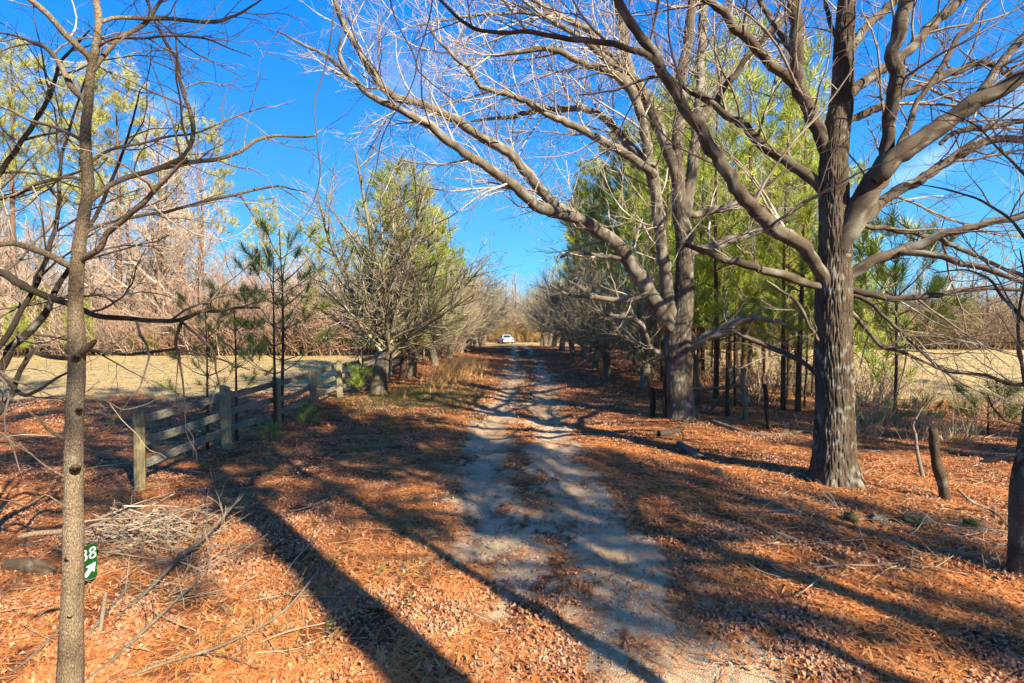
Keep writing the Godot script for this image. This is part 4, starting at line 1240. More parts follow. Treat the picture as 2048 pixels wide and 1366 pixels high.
func build_car() -> void:
	var t := thing("parked_car", "white older sedan parked at the far end of the lane", "car")
	var L := 4.9
	# side profile (z from rear 0 forward), lower body then cabin
	var body := Geo.new()
	var prof := [[0.0, 0.42, 0.86, 0.80], [0.12, 0.32, 0.95, 0.88], [0.9, 0.28, 0.98, 0.92], [1.6, 0.27, 0.96, 0.93], [2.8, 0.27, 0.95, 0.93], [3.4, 0.27, 0.94, 0.92], [4.6, 0.3, 0.86, 0.88], [4.85, 0.4, 0.74, 0.8]]
	var rings := []
	for p in prof:
		var lo: float = p[1]
		var hi: float = p[2]
		var w: float = p[3]
		rings.append([Vector3(-w * 0.92, lo, -p[0]), Vector3(-w, lo + 0.15, -p[0]), Vector3(-w, hi - 0.12, -p[0]), Vector3(-w * 0.93, hi - 0.02, -p[0]), Vector3(-w * 0.5, hi + 0.015, -p[0]), Vector3(w * 0.5, hi + 0.015, -p[0]), Vector3(w * 0.93, hi - 0.02, -p[0]), Vector3(w, hi - 0.12, -p[0]), Vector3(w, lo + 0.15, -p[0]), Vector3(w * 0.92, lo, -p[0])])
	for k in rings.size() - 1:
		for s in 10:
			body.quad(rings[k][s], rings[k][(s + 1) % 10], rings[k + 1][(s + 1) % 10], rings[k + 1][s], Color.WHITE)
	for e in [0, rings.size() - 1]:
		for s in range(1, 9):
			body.tri(rings[e][0], rings[e][s], rings[e][s + 1], Vector3(0, 0, 1 if e == 0 else -1), Color.WHITE)
	outward(body, func(p: Vector3) -> Vector3: return Vector3(0, 0.6, clampf(p.z, -4.4, -0.4)))
	part(t, "body", body.mesh(), M.paint)
	var cab := Geo.new()
	var gl := Geo.new()
	var lo4 := [Vector3(-0.82, 0.95, -1.0), Vector3(0.82, 0.95, -1.0), Vector3(0.82, 0.94, -3.55), Vector3(-0.82, 0.94, -3.55)]
	var hi4 := [Vector3(-0.62, 1.38, -1.55), Vector3(0.62, 1.38, -1.55), Vector3(0.62, 1.39, -2.75), Vector3(-0.62, 1.39, -2.75)]
	for s in 4:
		cab.quad(lo4[s], lo4[(s + 1) % 4], hi4[(s + 1) % 4], hi4[s], Color.WHITE)
	cab.quad(hi4[0], hi4[1], hi4[2], hi4[3], Color.WHITE)
	var top := [Vector3(-0.55, 1.42, -1.65), Vector3(0.55, 1.42, -1.65), Vector3(0.55, 1.43, -2.65), Vector3(-0.55, 1.43, -2.65)]
	cab.quad(top[0], top[1], top[2], top[3], Color.WHITE)
	for s in 4: cab.quad(hi4[s], hi4[(s + 1) % 4], top[(s + 1) % 4], top[s], Color.WHITE)
	outward(cab, func(p: Vector3) -> Vector3: return Vector3(0, 1.0, -2.15))
	part(t, "cabin", cab.mesh(), M.paint)
	var names := ["rear_window", "side_window", "windscreen", "side_window"]
	for s in 4:
		var a: Vector3 = lo4[s]
		var b: Vector3 = lo4[(s + 1) % 4]
		var c: Vector3 = hi4[(s + 1) % 4]
		var d: Vector3 = hi4[s]
		var nn := (d - a).cross(b - a).normalized()
		var mid := (a + b + c + d) / 4.0
		if nn.dot(mid - Vector3(0, 1.1, -2.2)) < 0.0: nn = -nn
		var w := Geo.new()
		var q := []
		for v in [a, b, c, d]: q.append(mid + (v - mid) * 0.82 + nn * 0.012)
		w.quad(q[0], q[1], q[2], q[3], Color.WHITE)
		for k in 4: w.n[k] = nn
		fix_winding(w)
		part(t, names[s], w.mesh(), M.glass)
	var bump := BoxMesh.new()
	bump.size = Vector3(1.78, 0.17, 0.16)
	var bo := part(t, "bumper", bump, M.white)
	bo.position = Vector3(0, 0.47, 0.06)
	var plate := BoxMesh.new()
	plate.size = Vector3(1.3, 0.1, 0.03)
	var po := part(t, "trim", plate, M.rubber)
	po.position = Vector3(0, 0.63, 0.02)
	for s in [-1, 1]:
		var tl := BoxMesh.new()
		tl.size = Vector3(0.26, 0.13, 0.1)
		var to := part(t, "tail_light", tl, M.red)
		to.position = Vector3(0.72 * s, 0.74, 0.0)
		for z in [-0.95, -3.8]:
			var wh := Geo.new()
			wh.tube(PackedVector3Array([Vector3(0, 0, 0), Vector3(0.03, 0, 0), Vector3(0.19, 0, 0), Vector3(0.22, 0, 0)]), PackedFloat32Array([0.28, 0.33, 0.33, 0.28]), 24, PackedColorArray([Color.WHITE]), true)
			var wo := part(t, "wheel", wh.mesh(), M.rubber)
			wo.position = Vector3(0.72 if s > 0 else -0.94, 0.33, z)
			var rim := CylinderMesh.new()
			rim.top_radius = 0.19
			rim.bottom_radius = 0.19
			rim.height = 0.02
			rim.radial_segments = 20
			var ro := MeshInstance3D.new()
			ro.name = "rim"
			ro.mesh = rim
			ro.material_override = M.chrome
			wo.add_child(ro, true)
			ro.rotation.z = PI / 2
			ro.position.x = 0.225 if s > 0 else -0.005
	t.position = spot(-0.55, 90.0)
	t.rotation.y = 0.24

# ------------------------------------------------------------------ litter and grass
func leaf_mesh(seed_: int) -> ArrayMesh:
	rng.seed = seed_
	var g := Geo.new()
	var L := 0.043
	var n := 5
	var curl := rng.randf_range(0.15, 0.5)
	var prev_l := Vector3.ZERO
	var prev_r := Vector3.ZERO
	var prev_m := Vector3.ZERO
	for k in n + 1:
		var f := float(k) / n
		var w := 0.012 * sin(PI * clampf(f, 0.03, 0.97)) * (1.0 + (0.45 if k % 2 == 1 else -0.3))
		var mid := Vector3(0, curl * 0.06 * sin(f * PI) + 0.003, (f - 0.5) * L)
		var l := mid + Vector3(-w, w * curl * 1.3, 0)
		var r := mid + Vector3(w, w * curl * 1.6, 0)
		if k > 0:
			for q in [[prev_l, l, mid, prev_m], [prev_m, mid, r, prev_r]]:
				g.quad(q[0], q[1], q[2], q[3], Color.WHITE)
		prev_l = l; prev_r = r; prev_m = mid
	for k in g.n.size():
		if g.n[k].y < 0: g.n[k] = -g.n[k]
	fix_winding(g)
	return g.mesh()

func needle_mesh(seed_: int) -> ArrayMesh:
	rng.seed = seed_
	var g := Geo.new()
	for k in 3:
		var an := rng.randf_range(-0.25, 0.25)
		var L := rng.randf_range(0.14, 0.2)
		var bend := rng.randf_range(-0.2, 0.2)
		var w := 0.0017
		var p := Vector3(0, 0.002, 0)
		var d := Vector3(sin(an), rng.randf_range(0.0, 0.12), cos(an))
		for s in 3:
			var d2 := (d + Vector3(bend * 0.5, -0.05, 0)).normalized()
			var q := p + d2 * L / 3.0
			var sd := Vector3(d2.z, 0, -d2.x) * w
			g.quad(p - sd, q - sd, q + sd, p + sd, Color.WHITE)
			p = q
			d = d2
	for k in g.n.size():
		if g.n[k].y < 0: g.n[k] = -g.n[k]
	fix_winding(g)
	return g.mesh()

func blade_mesh(n: int, h: float, w: float, spread: float) -> ArrayMesh:
	var g := Geo.new()
	for k in n:
		var an := rng.randf() * TAU
		var o := Vector3(rng.randf_range(-1, 1), 0, rng.randf_range(-1, 1)) * 0.05
		var d := Vector3(cos(an) * spread, 1, sin(an) * spread).normalized()
		var sd := Vector3(-sin(an), 0, cos(an)) * w
		var hh := h * rng.randf_range(0.5, 1.15)
		var m := o + d * hh * 0.55
		var e := o + d * hh + Vector3(cos(an), -0.2, sin(an)) * hh * spread * 0.6
		var nn := Vector3(cos(an) * 0.5, 0.8, sin(an) * 0.5).normalized()
		g.tri(o - sd, m, o + sd, nn, Color.WHITE)
		g.tri(m - sd * 0.6, e, m + sd * 0.6, nn, Color.WHITE)
	fix_winding(g)
	return g.mesh()

func build_litter() -> void:
	var leaves := [leaf_mesh(61), leaf_mesh(62), leaf_mesh(63)]
	var fasc := [needle_mesh(64), needle_mesh(65)]
	rng.seed = 66
	var xl := [[], [], []]
	var xn := [[], []]
	var leaf_cols := [Color(0.38, 0.145, 0.058), Color(0.42, 0.19, 0.085), Color(0.27, 0.095, 0.042), Color(0.45, 0.24, 0.125), Color(0.19, 0.075, 0.04), Color(0.32, 0.16, 0.095), Color(0.42, 0.14, 0.048)]
	var nee_cols := [Color(0.48, 0.175, 0.05), Color(0.55, 0.235, 0.075), Color(0.4, 0.125, 0.036), Color(0.58, 0.3, 0.11)]
	var cl := [PackedColorArray(), PackedColorArray(), PackedColorArray()]
	var cn := [PackedColorArray(), PackedColorArray()]
	var d := 2.4
	while d < 46.0:
		var stp := 0.05 + d * 0.012
		var half := minf(d * 0.96 + 1.2, 19.0)
		var dens: float = 5600.0 / (1.0 + pow(d / 5.0, 2.0))
		var n := int(dens * stp * 2.0 * half)
		for k in n:
			var x := rng.randf_range(-half, half)
			var dd := d + rng.randf() * stp
			var s := sandy(x, -dd)
			var open := maxf(meadow_left(x, -dd), meadow_right(x, -dd))
			var cover := (1.0 - s * 0.88) * (1.0 - open * 0.92)
			var clump := clampf(0.7 + coarse.get_noise_2d(x * 2.0, dd * 2.0 + 90.0) * 1.3 - clampf((patch.get_noise_2d(x * 1.1 + 80.0, -dd * 1.1) - 0.18) * 4.0, 0, 0.6), 0.12, 1.0)
			if rng.randf() > cover * clump: continue
			var p := Vector3(x, height(x, -dd) + 0.004, -dd)
			var leafy := clampf(0.3 + coarse.get_noise_2d(x * 0.9 + 60.0, dd * 0.9) * 1.1, 0.12, 0.9)
			var b := Basis(Vector3.UP, rng.randf() * TAU)
			if rng.randf() < leafy:
				b = b * Basis.from_euler(Vector3(rng.randfn() * 0.35, 0, rng.randfn() * 0.4))
				var sc := rng.randf_range(0.6, 1.3) * clampf(d / 10.0, 1.0, 1.7)
				var v := rng.randi() % 3
				var tone := clampf(0.5 + coarse.get_noise_2d(x * 0.8, dd * 0.8 + 30.0) * 1.3, 0, 1)
				var lc: Color = leaf_cols[rng.randi() % 7]
				cl[v].append(lc.lerp(Color(0.34, 0.23, 0.16), tone * 0.55) * rng.randf_range(0.55, 1.3))
				xl[v].append(Transform3D(b.scaled(Vector3.ONE * sc), p + Vector3(0, 0.01 * rng.randf(), 0)))
			else:
				b = b * Basis.from_euler(Vector3(rng.randfn() * 0.1, 0, 0))
				var wide := clampf(d / 7.0, 0.9, 2.6)
				var v := rng.randi() % 2
				var nc: Color = nee_cols[rng.randi() % 4]
				cn[v].append(nc * rng.randf_range(0.7, 1.25))
				xn[v].append(Transform3D(b.scaled(Vector3(wide, 1, 1)), p + Vector3(0, 0.012 * rng.randf(), 0)))
		d += stp
	for k in 3:
		var o := scatter("fallen_leaves", leaves[k], M.leaf, xl[k], cl[k])
		tag(o, "brown fallen oak leaves strewn over the ground", "leaves", "leaf and needle litter", "stuff")
	for k in 2:
		var o := scatter("pine_straw", fasc[k], M.leaf, xn[k], cn[k])
		tag(o, "orange fallen pine needles strewn over the ground", "pine straw", "leaf and needle litter", "stuff")
	print("litter ", xl[0].size() * 3, " ", xn[0].size() * 2)

func build_grass() -> void:
	rng.seed = 71
	var straw := blade_mesh(7, 0.1, 0.006, 1.3)
	var xf := []
	var cols := PackedColorArray()
	for k in 60000:
		var dd := 11.0 + 38.0 * pow(rng.randf(), 1.3)
		var x: float
		if rng.randf() < 0.5: x = -6.5 - rng.randf() * (dd * 0.95 - 5.0)
		else: x = 9.0 + rng.randf() * maxf(dd * 0.95 - 8.0, 1.0)
		var open := maxf(meadow_left(x, -dd), meadow_right(x, -dd))
		if rng.randf() > open: continue
		var s := rng.randf_range(0.5, 1.2) * clampf(dd / 18.0, 0.8, 1.6)
		xf.append(Transform3D(Basis(Vector3.UP, rng.randf() * TAU).scaled(Vector3(s, s * 0.7, s)), spot(x, dd)))
	for k in 89:
		cols.append(Color(0.78, 0.6, 0.32).lerp(Color(0.62, 0.52, 0.22), rng.randf()) * rng.randf_range(0.8, 1.15))
	var o := scatter("meadow_grass", straw, M.leaf, xf, cols)
	tag(o, "short dry straw grass covering the meadows", "grass", "", "stuff")
	# yellow green grass by the lane tree, orange sedge along the verge
	xf = []
	cols = PackedColorArray()
	var tuft := blade_mesh(12, 0.13, 0.004, 0.7)
	for k in 5200:
		var q := Vector2(rng.randfn(), rng.randfn())
		var x := -3.3 + q.x * 1.3
		var dd := 18.0 + q.y * 1.7
		if k % 4 == 0:
			x = -2.1 + q.x * 0.7
			dd = 25.0 + q.y * 4.0
		if k % 60 == 0:
			var gp := on_ground(rng.randf_range(420, 860), rng.randf_range(1000, 1330))
			x = gp.x
			dd = -gp.z
		if sandy(x, -dd) > 0.3: continue
		var s := rng.randf_range(0.6, 1.3)
		xf.append(Transform3D(Basis(Vector3.UP, rng.randf() * TAU).scaled(Vector3(s, s, s)), spot(x, dd)))
	for k in 61: cols.append(Color(0.40, 0.36, 0.12).lerp(Color(0.24, 0.27, 0.06), rng.randf()))
	o = scatter("verge_grass", tuft, M.leaf, xf, cols)
	tag(o, "yellow green grass at the foot of the lane trees", "grass", "", "stuff")
	xf = []
	cols = PackedColorArray()
	var sedge := blade_mesh(16, 0.6, 0.005, 0.3)
	for k in 420:
		var x := -2.6 + rng.randfn() * 0.5
		var dd := 26.5 + rng.randfn() * 3.2
		var s := rng.randf_range(0.6, 1.3)
		xf.append(Transform3D(Basis(Vector3.UP, rng.randf() * TAU).scaled(Vector3(s, s, s)), spot(x, dd)))
	for k in 700:
		var dd := 15.0 + 30.0 * rng.randf()
		var x := -7.0 - rng.randf() * dd * 0.8 if k % 2 else 10.0 + rng.randf() * dd * 0.7
		var open := maxf(meadow_left(x, -dd), meadow_right(x, -dd))
		if open < 0.05 or (open > 0.95 and rng.randf() < 0.7): continue
		var s := rng.randf_range(0.25, 0.6)
		xf.append(Transform3D(Basis(Vector3.UP, rng.randf() * TAU).scaled(Vector3(s, s, s)), spot(x, dd)))
	for k in 31: cols.append(Color(0.5, 0.27, 0.1).lerp(Color(0.55, 0.38, 0.18), rng.randf()))
	o = scatter("broom_sedge", sedge, M.leaf, xf, cols)
	tag(o, "orange dry broom sedge on the left verge and meadow edges", "grass", "", "stuff")

func thicket(called: String, label: String, meshes: Array, n: int, where: Callable, tones: Array, smin: float, smax: float) -> void:
	for v in meshes.size():
		var xf := []
		var cols := PackedColorArray()
		for k in n / meshes.size():
			var p: Vector3 = where.call()
			var s := rng.randf_range(smin, smax)
			xf.append(Transform3D(Basis(Vector3.UP, rng.randf() * TAU).scaled(Vector3(s, s * rng.randf_range(0.8, 1.2), s)), p))
			var c: Color = tones[rng.randi() % tones.size()]
			cols.append(c * rng.randf_range(0.8, 1.2))
		var o := scatter(called, meshes[v], M.twig, xf, cols)
		tag(o, label, "thicket", "", "stuff")

# ------------------------------------------------------------------ main
func _ready() -> void:
	var cam := Camera3D.new()
	cam.name = "camera"
	cam.position = Vector3(0, EYE, 0)
	cam.rotation = Vector3(-atan(43.0 / F), 0, 0)
	cam.fov = rad_to_deg(2.0 * atan(683.0 / F))
	cam.near = 0.05
	cam.far = 2000.0
	add_child(cam)
	cam_xf = Transform3D(Basis.from_euler(cam.rotation), cam.position)

	var sky_mat := ProceduralSkyMaterial.new()
	sky_mat.sky_top_color = Color(0.0, 0.082, 0.32).linear_to_srgb()
	sky_mat.sky_horizon_color = Color(0.09, 0.30, 0.42).linear_to_srgb()
	sky_mat.sky_curve = 0.13
	sky_mat.ground_bottom_color = Color(0.3, 0.22, 0.15)
	sky_mat.ground_horizon_color = Color(0.45, 0.6, 0.7)
	sky_mat.sun_angle_max = 34.0
	sky_mat.sun_curve = 0.3
	sky_mat.energy_multiplier = 1.0
	# a few thin puffs of cloud low in the sky, the same all round
	var cn := FastNoiseLite.new()
	cn.seed = 44
	cn.frequency = 0.018
	cn.fractal_octaves = 5
	var ci := Image.create(1024, 512, false, Image.FORMAT_RGBA8)
	ci.fill(Color(1, 1, 1, 0))
	for cy in range(170, 250):
		var low := smoothstep(170.0, 215.0, cy)
		for cx in 1024:
			var th := TAU * cx / 1024.0
			var k := cn.get_noise_3d(cos(th) * 163.0, cy * 1.6, sin(th) * 163.0)
			var al := clampf((k - 0.34) * 2.2, 0, 0.5) * low
			if al > 0.0: ci.set_pixel(cx, cy, Color(1, 1, 1, al))
	sky_mat.sky_cover = ImageTexture.create_from_image(ci)
	sky_mat.sky_cover_modulate = Color(0.5, 0.48, 0.46)
	var sky := Sky.new()
	sky.sky_material = sky_mat
	var env := Environment.new()
	env.background_mode = Environment.BG_SKY
	env.sky = sky
	env.tonemap_mode = Environment.TONE_MAPPER_LINEAR
	env.tonemap_exposure = 3.4
	env.sdfgi_enabled = true
	env.ssao_enabled = true
	env.ssil_enabled = true
	var we := WorldEnvironment.new()
	we.environment = env
	add_child(we)

	var sun := DirectionalLight3D.new()
	sun.name = "sun"
	sun.light_energy = 1.6
	sun.light_color = Color(1.0, 0.93, 0.82)
	sun.light_angular_distance = 0.5
	sun.shadow_enabled = true
	sun.look_at_from_position(Vector3.ZERO, SUN_DIR, Vector3.UP)
	add_child(sun)

	rng.seed = 1
	fine.seed = 5; fine.frequency = 1.0; fine.fractal_octaves = 2
	coarse.seed = 6; coarse.frequency = 0.6; coarse.fractal_octaves = 3
	patch.seed = 7; patch.frequency = 0.8; patch.fractal_octaves = 3
	make_materials()
	M.tuft = tuft_mesh(34, 0.3, 0.0075, 1.15)
	var t0 := Time.get_ticks_msec()
	build_ground()
	print("ground ", Time.get_ticks_msec() - t0)
	build_near_oak()
	build_far_oak()
	build_slim_tree()
	build_leaning_tree()
	build_edge_tree()
	build_shade_trees()
	print("trees ", Time.get_ticks_msec() - t0)

	# trees lining the lane
	var lane_a := lane_tree(101, "spreading multi stemmed grey tree by the board fence, nearest of the left row")
	put(lane_a, spot(-4.58, 18.9), 0.0, 1.2, 1.0)
	var lane_b := lane_tree(102, "lichened bare tree behind the far oak, nearest of the right row")
	put(lane_b, spot(4.9, 20.5), 1.0, 0.8, 0.95)
	var row := [[-4.5, 25.0, 2.0, 0.9, 1], [-4.3, 31.0, 3.3, 0.92, 0], [-4.2, 37.0, 0.7, 0.95, 1], [-4.0, 43.0, 5.0, 1.05, 0], [-3.9, 50.0, 1.6, 1.12, 1], [-3.8, 58.0, 2.9, 1.2, 0], [-3.9, 67.0, 4.4, 1.25, 1], [-4.0, 77.0, 0.6, 1.35, 0], [-3.4, 100.0, 2.1, 1.5, 1], [-0.4, 103.0, 3.0, 1.5, 0],
		[4.35, 25.0, 4.0, 0.85, 0], [4.4, 29.5, 0.4, 0.85, 1], [4.5, 34.0, 2.2, 0.9, 0], [4.4, 40.0, 3.9, 0.95, 1], [4.2, 47.0, 1.1, 1.05, 0], [4.1, 54.0, 5.6, 1.12, 1], [4.2, 62.0, 0.9, 1.2, 0], [4.3, 71.0, 3.0, 1.3, 1], [4.4, 80.0, 5.1, 1.35, 0], [3.2, 99.0, 1.2, 1.5, 1], [6.4, 102.0, 4.0, 1.5, 0]]
	var left_row := []
	var right_row := []
	for r in row:
		var side := "left" if r[0] < 0 else "right"
		var lt := copy_of(lane_b if r[4] else lane_a, spot(r[0], r[1]), r[2], r[3], "bare grey lichened tree further along the lane's %s row" % side, "lane trees, %s row" % side)
		(left_row if r[0] < 0 else right_row).append(lt)
	label_in_order(left_row, "bare grey tree, %s behind the spreading one in the lane's left row", true)
	label_in_order(right_row, "bare grey tree, %s behind the nearest one in the lane's right row", true)
	print("lane ", Time.get_ticks_msec() - t0)

	# pines
	var dense := pine("loblolly_pine", 201, "full green pine rising behind the spreading lane tree", {h = 9.6, r = 0.13, first = 0.12, reach = 2.6, gap = 0.45, per = 4, tuft = 1.3, twigs = 4.2, prof0 = 0.7, taper = 0.42, rise0 = 0.3}, "")
	put(dense, spot(-4.7, 24.0), 0.0, 1.25, 0.7)
	for r in [[7.4, 35.0, 1.0, 1.4, "green pine right of the lane behind the far oak's arching limb"], [9.0, 32.0, 2.0, 1.5, "tall full green pine behind the far oak's pale stems"], [6.2, 43.0, 3.0, 1.4, "green pine behind the right row of lane trees"], [10.5, 37.0, 4.2, 1.65, "tallest green pine behind the far oak"], [7.0, 52.0, 5.2, 1.4, "distant green pine over the right row of lane trees"], [-5.0, 34.0, 2.6, 0.9, "smaller green pine beyond the full pine of the left row"], [-4.6, 45.0, 1.4, 0.8, "distant green pine over the left row of lane trees"]]:
		copy_of(dense, spot(r[0], r[1]), r[2], r[3], r[4])
	var stand := pine("stand_pine", 202, "slender pine with a thin reddish trunk in the stand behind the two oaks", {h = 10.5, r = 0.085, first = 0.18, reach = 1.6, gap = 0.5, per = 3, tuft = 1.2, twigs = 2.1, prof0 = 0.8, taper = 0.5, rise0 = 0.2, dead = 6, green = Color(0.2, 0.28, 0.025), green2 = Color(0.44, 0.49, 0.05), bark = Color(0.3, 0.17, 0.1)}, "pine stand behind the oaks")
	put(stand, spot(6.45, 17.6), 0.0, 1.0)
	var shady := pine("shade_pine", 206, "pine standing behind the camera beside the lane", {h = 11.0, r = 0.075, first = 0.58, reach = 2.4, gap = 0.5, per = 4, tuft = 1.4, twigs = 4.5, prof0 = 0.8, taper = 0.4, rise0 = 0.2}, "")
	put(shady, Vector3(12.6, 0, 5.6), 0.0, 1.3)
	var in_stand := [stand]
	rng.seed = 77
	for r in [[6.8, 20.0], [7.65, 15.6, 0.8], [8.0, 15.4, 0.9], [9.4, 22.0], [8.2, 19.5], [7.4, 23.0], [9.9, 25.0], [10.8, 21.0], [8.6, 27.5], [11.4, 27.0], [7.0, 25.5], [12.4, 24.0], [10.2, 30.0], [12.6, 31.0], [14.4, 29.0], [8.2, 24.0], [11.0, 34.0], [13.5, 36.0], [6.9, 31.5], [15.5, 33.5], [16.5, 38.0], [6.2, 22.5], [9.0, 18.0, 0.75], [11.6, 19.0, 0.7]]:
		var sz: float = r[2] if r.size() > 2 else rng.randf_range(0.85, 1.15)
		in_stand.append(copy_of(stand, spot(r[0], r[1]), rng.randf() * TAU, sz, "slender pine with a thin reddish trunk in the stand behind the two oaks", "pine stand behind the oaks", rng.randf_range(0.9, 1.1)))
	label_in_order(in_stand, "slender reddish trunked pine, %s from the left in the stand behind the oaks")
	for r in [[8.2, 2.9, 1.0, 1.5, "pine behind the camera on the right, shading the middle of the lane"], [17.5, -1.0, 2.2, 1.3, "pine outside the right picture edge, shading the oaks' feet"], [4.3, 0.1, 3.3, 1.3, "pine behind the camera, shading the ground by the fence"], [18.8, -2.4, 0.4, 1.3, "pine outside the right picture edge, nearest the meadow"], [-3.8, 3.8, 5.0, 1.2, "pine behind the camera on the left"]]:
		copy_of(shady, Vector3(r[0], 0, r[1]), r[2], r[3], r[4])
	var sap := pine("pine_sapling", 203, "young pine with bright tufts beside the right meadow", {h = 4.3, r = 0.04, first = 0.32, reach = 1.15, gap = 0.55, per = 3, tuft = 0.85, twigs = 1.5, prof0 = 0.85, taper = 0.4, rise0 = 0.15, bare = 0.55, dead = 3, bark = Color(0.22, 0.12, 0.08)}, "")
	put(sap, on_ground(416, 903), 2.0, 0.7)
	sap.set_meta("label", "thin pine sapling behind the fence between its first two posts")
	var young := pine("young_pine", 207, "young pine with bright green tufts beside the right meadow", {h = 4.2, r = 0.045, first = 0.42, reach = 1.5, gap = 0.42, per = 4, tuft = 1.25, twigs = 2.2, prof0 = 0.9, taper = 0.3, rise0 = 0.2, bare = 0.5, dead = 6, bark = Color(0.24, 0.13, 0.09), green = Color(0.22, 0.31, 0.025), green2 = Color(0.42, 0.47, 0.05)}, "")
	put(young, on_ground(1787, 834), 0.4, 1.0)
	copy_of(sap, on_ground(474, 884), 4.1, 0.74, "thin pine sapling just beyond the second fence post")
	copy_of(sap, on_ground(551, 858), 1.2, 0.95, "thin pine sapling at the third fence post, shorter of a pair")
	copy_of(sap, on_ground(566, 846), 3.1, 1.12, "tallest thin pine sapling behind the fence near the third post")
	rng.seed = 78
	var thin := []
	for r in [[6.6, 16.4, 0.8], [7.2, 18.6, 1.0], [8.6, 16.2, 0.7], [8.9, 19.6, 1.1], [9.9, 18.2, 0.9], [7.9, 21.4, 1.2], [10.4, 23.0, 1.2], [11.6, 22.4, 1.0], [12.2, 20.2, 0.8], [6.3, 19.2, 0.9], [9.4, 26.0, 1.3], [13.6, 25.5, 1.1], [7.1, 27.5, 1.3], [14.0, 21.5, 0.9]]:
		thin.append(copy_of(young if thin.size() % 2 else sap, spot(r[0], r[1]), rng.randf() * TAU, r[2], "young pine", "young pines in the thicket behind the oaks"))
	label_in_order(thin, "thin young pine, %s from the left in the low thicket behind the oaks")
	var seedling := pine("pine_seedling", 204, "knee high pine seedling in front of the fourth fence post", {h = 0.55, r = 0.012, first = 0.15, reach = 0.22, gap = 0.12, per = 3, tuft = 0.6, twigs = 3.0, green = Color(0.15, 0.25, 0.03)}, "")
	put(seedling, on_ground(618, 852), 0.3, 0.6)
	copy_of(seedling, on_ground(540, 890), 2.0, 0.5, "pine seedling at the foot of the third fence post")
	copy_of(seedling, on_ground(1975, 868), 1.1, 1.5, "bushy pine seedling at the edge of the right meadow")
	copy_of(seedling, on_ground(1852, 850), 4.0, 0.8, "low pine seedling between the young pine and the meadow")
	copy_of(seedling, on_ground(1790, 850), 5.0, 0.7, "low pine seedling at the young pine's foot")
	copy_of(seedling, on_ground(1745, 800), 0.7, 2.4, "shrubby pine beside the near oak's trunk")
	copy_of(seedling, on_ground(728, 790), 0.7, 1.2, "green pine seedling beside the spreading lane tree's trunk")
	print("pines ", Time.get_ticks_msec() - t0)

	# far woods
	var tall := pine("tall_pine", 205, "tall old pine with a bare pink trunk above the left wood", {h = 22.0, r = 0.26, first = 0.5, reach = 3.6, gap = 0.85, per = 3, tuft = 1.9, twigs = 2.6, prof0 = 0.7, taper = 0.45, rise0 = 0.0, curl = 0.05, bare = 0.55, dead = 20, bark = Color(0.42, 0.28, 0.22), dark = Color(0.24, 0.16, 0.12), green = Color(0.26, 0.28, 0.05), green2 = Color(0.4, 0.38, 0.09)}, "tall pines of the left wood")
	put(tall, spot(-31.0, 44.0), 0.0, 1.0)
	var talls := [tall]
	for r in [[-35.5, 46.0, 1.0, 1.02], [-40.0, 45.0, 2.0, 1.1], [-29.0, 52.0, 3.0, 0.95], [-46.0, 48.0, 4.0, 1.1], [-25.5, 58.0, 5.0, 0.68], [-21.5, 62.0, 0.5, 0.62], [-19.0, 66.0, 1.5, 0.6]]:
		talls.append(copy_of(tall, spot(r[0], r[1]), r[2], r[3], "tall old pine with a bare pink trunk above the left wood", "tall pines of the left wood"))
	label_in_order(talls, "tall old pine with bare pink trunk, %s from the left in the left wood")
	for r in [[7.4, 5.8, 1.0, 1.0, "tall pine behind the camera on the right"], [0.0, 2.8, 2.0, 1.0, "tall pine behind the camera beside the lane"], [31.0, -3.0, 3.0, 1.0, "tall pine far outside the right picture edge"]]:
		copy_of(tall, Vector3(r[0], 0, r[1]), r[2], r[3], r[4], "pines outside the picture")
	var beige := [Color(0.22, 0.165, 0.125), Color(0.4, 0.31, 0.235), Color(0.52, 0.44, 0.36)]
	var greyb := [Color(0.19, 0.15, 0.115), Color(0.36, 0.29, 0.22), Color(0.46, 0.39, 0.31)]
	for r in [[-33.0, 37.0, 0.5, 0.42, "bright yellow green young pine at the far left field edge"], [-30.0, 38.5, 1.5, 0.5, "second bright young pine at the far left field edge"], [-35.0, 41.0, 2.5, 0.6, "largest bright young pine at the far left field edge"], [-27.3, 40.0, 3.5, 0.2, "small yellow green shrub pine before the left wood"], [-25.6, 39.6, 4.5, 0.24, "small bushy pine before the left wood, right of another"], [-14.5, 41.0, 5.5, 0.55, "green pine at the left wood's edge near the fence's far end"], [30.0, 47.0, 0.5, 0.42, "green pine at the right meadow's far edge"], [40.0, 48.5, 1.5, 0.5, "larger green pine at the right meadow's far edge"]]:
		copy_of(dense, spot(r[0], r[1]), r[2], r[3], r[4], "", 0.8)
	var fa := far_tree("woodland_tree", 301, 15.0, "bare pale grey tree in the wood beyond the left meadow", beige, "bare trees of the left wood")
	put(fa, spot(-24.0, 43.0), 0.0, 1.0)
	var fb := far_tree("woodland_tree", 302, 12.0, "bare pale grey tree in the wood beyond the left meadow", beige, "bare trees of the left wood")
	put(fb, spot(-28.0, 43.5), 0.0, 1.0)
	var fc := far_tree("woodland_tree", 303, 8.5, "bare brown tree in the wood beyond the right meadow", greyb, "bare trees of the right wood")
	put(fc, spot(32.0, 50.0), 0.0, 1.0)
	rng.seed = 88
	for k in 92:
		var dd := 42.0 + 32.0 * pow(rng.randf(), 1.2)
		var fr := rng.randf_range(-1.02, -0.2)
		var x := fr * dd - 1.0
		var sz := rng.randf_range(0.65, 1.0)
		if fr > -0.55: sz *= 0.66
		elif rng.randf() < 0.45: sz *= 1.35
		copy_of(fa if k % 2 else fb, spot(x, dd), rng.randf() * TAU, sz, "bare pale grey tree in the wood beyond the left meadow", "bare trees of the left wood")
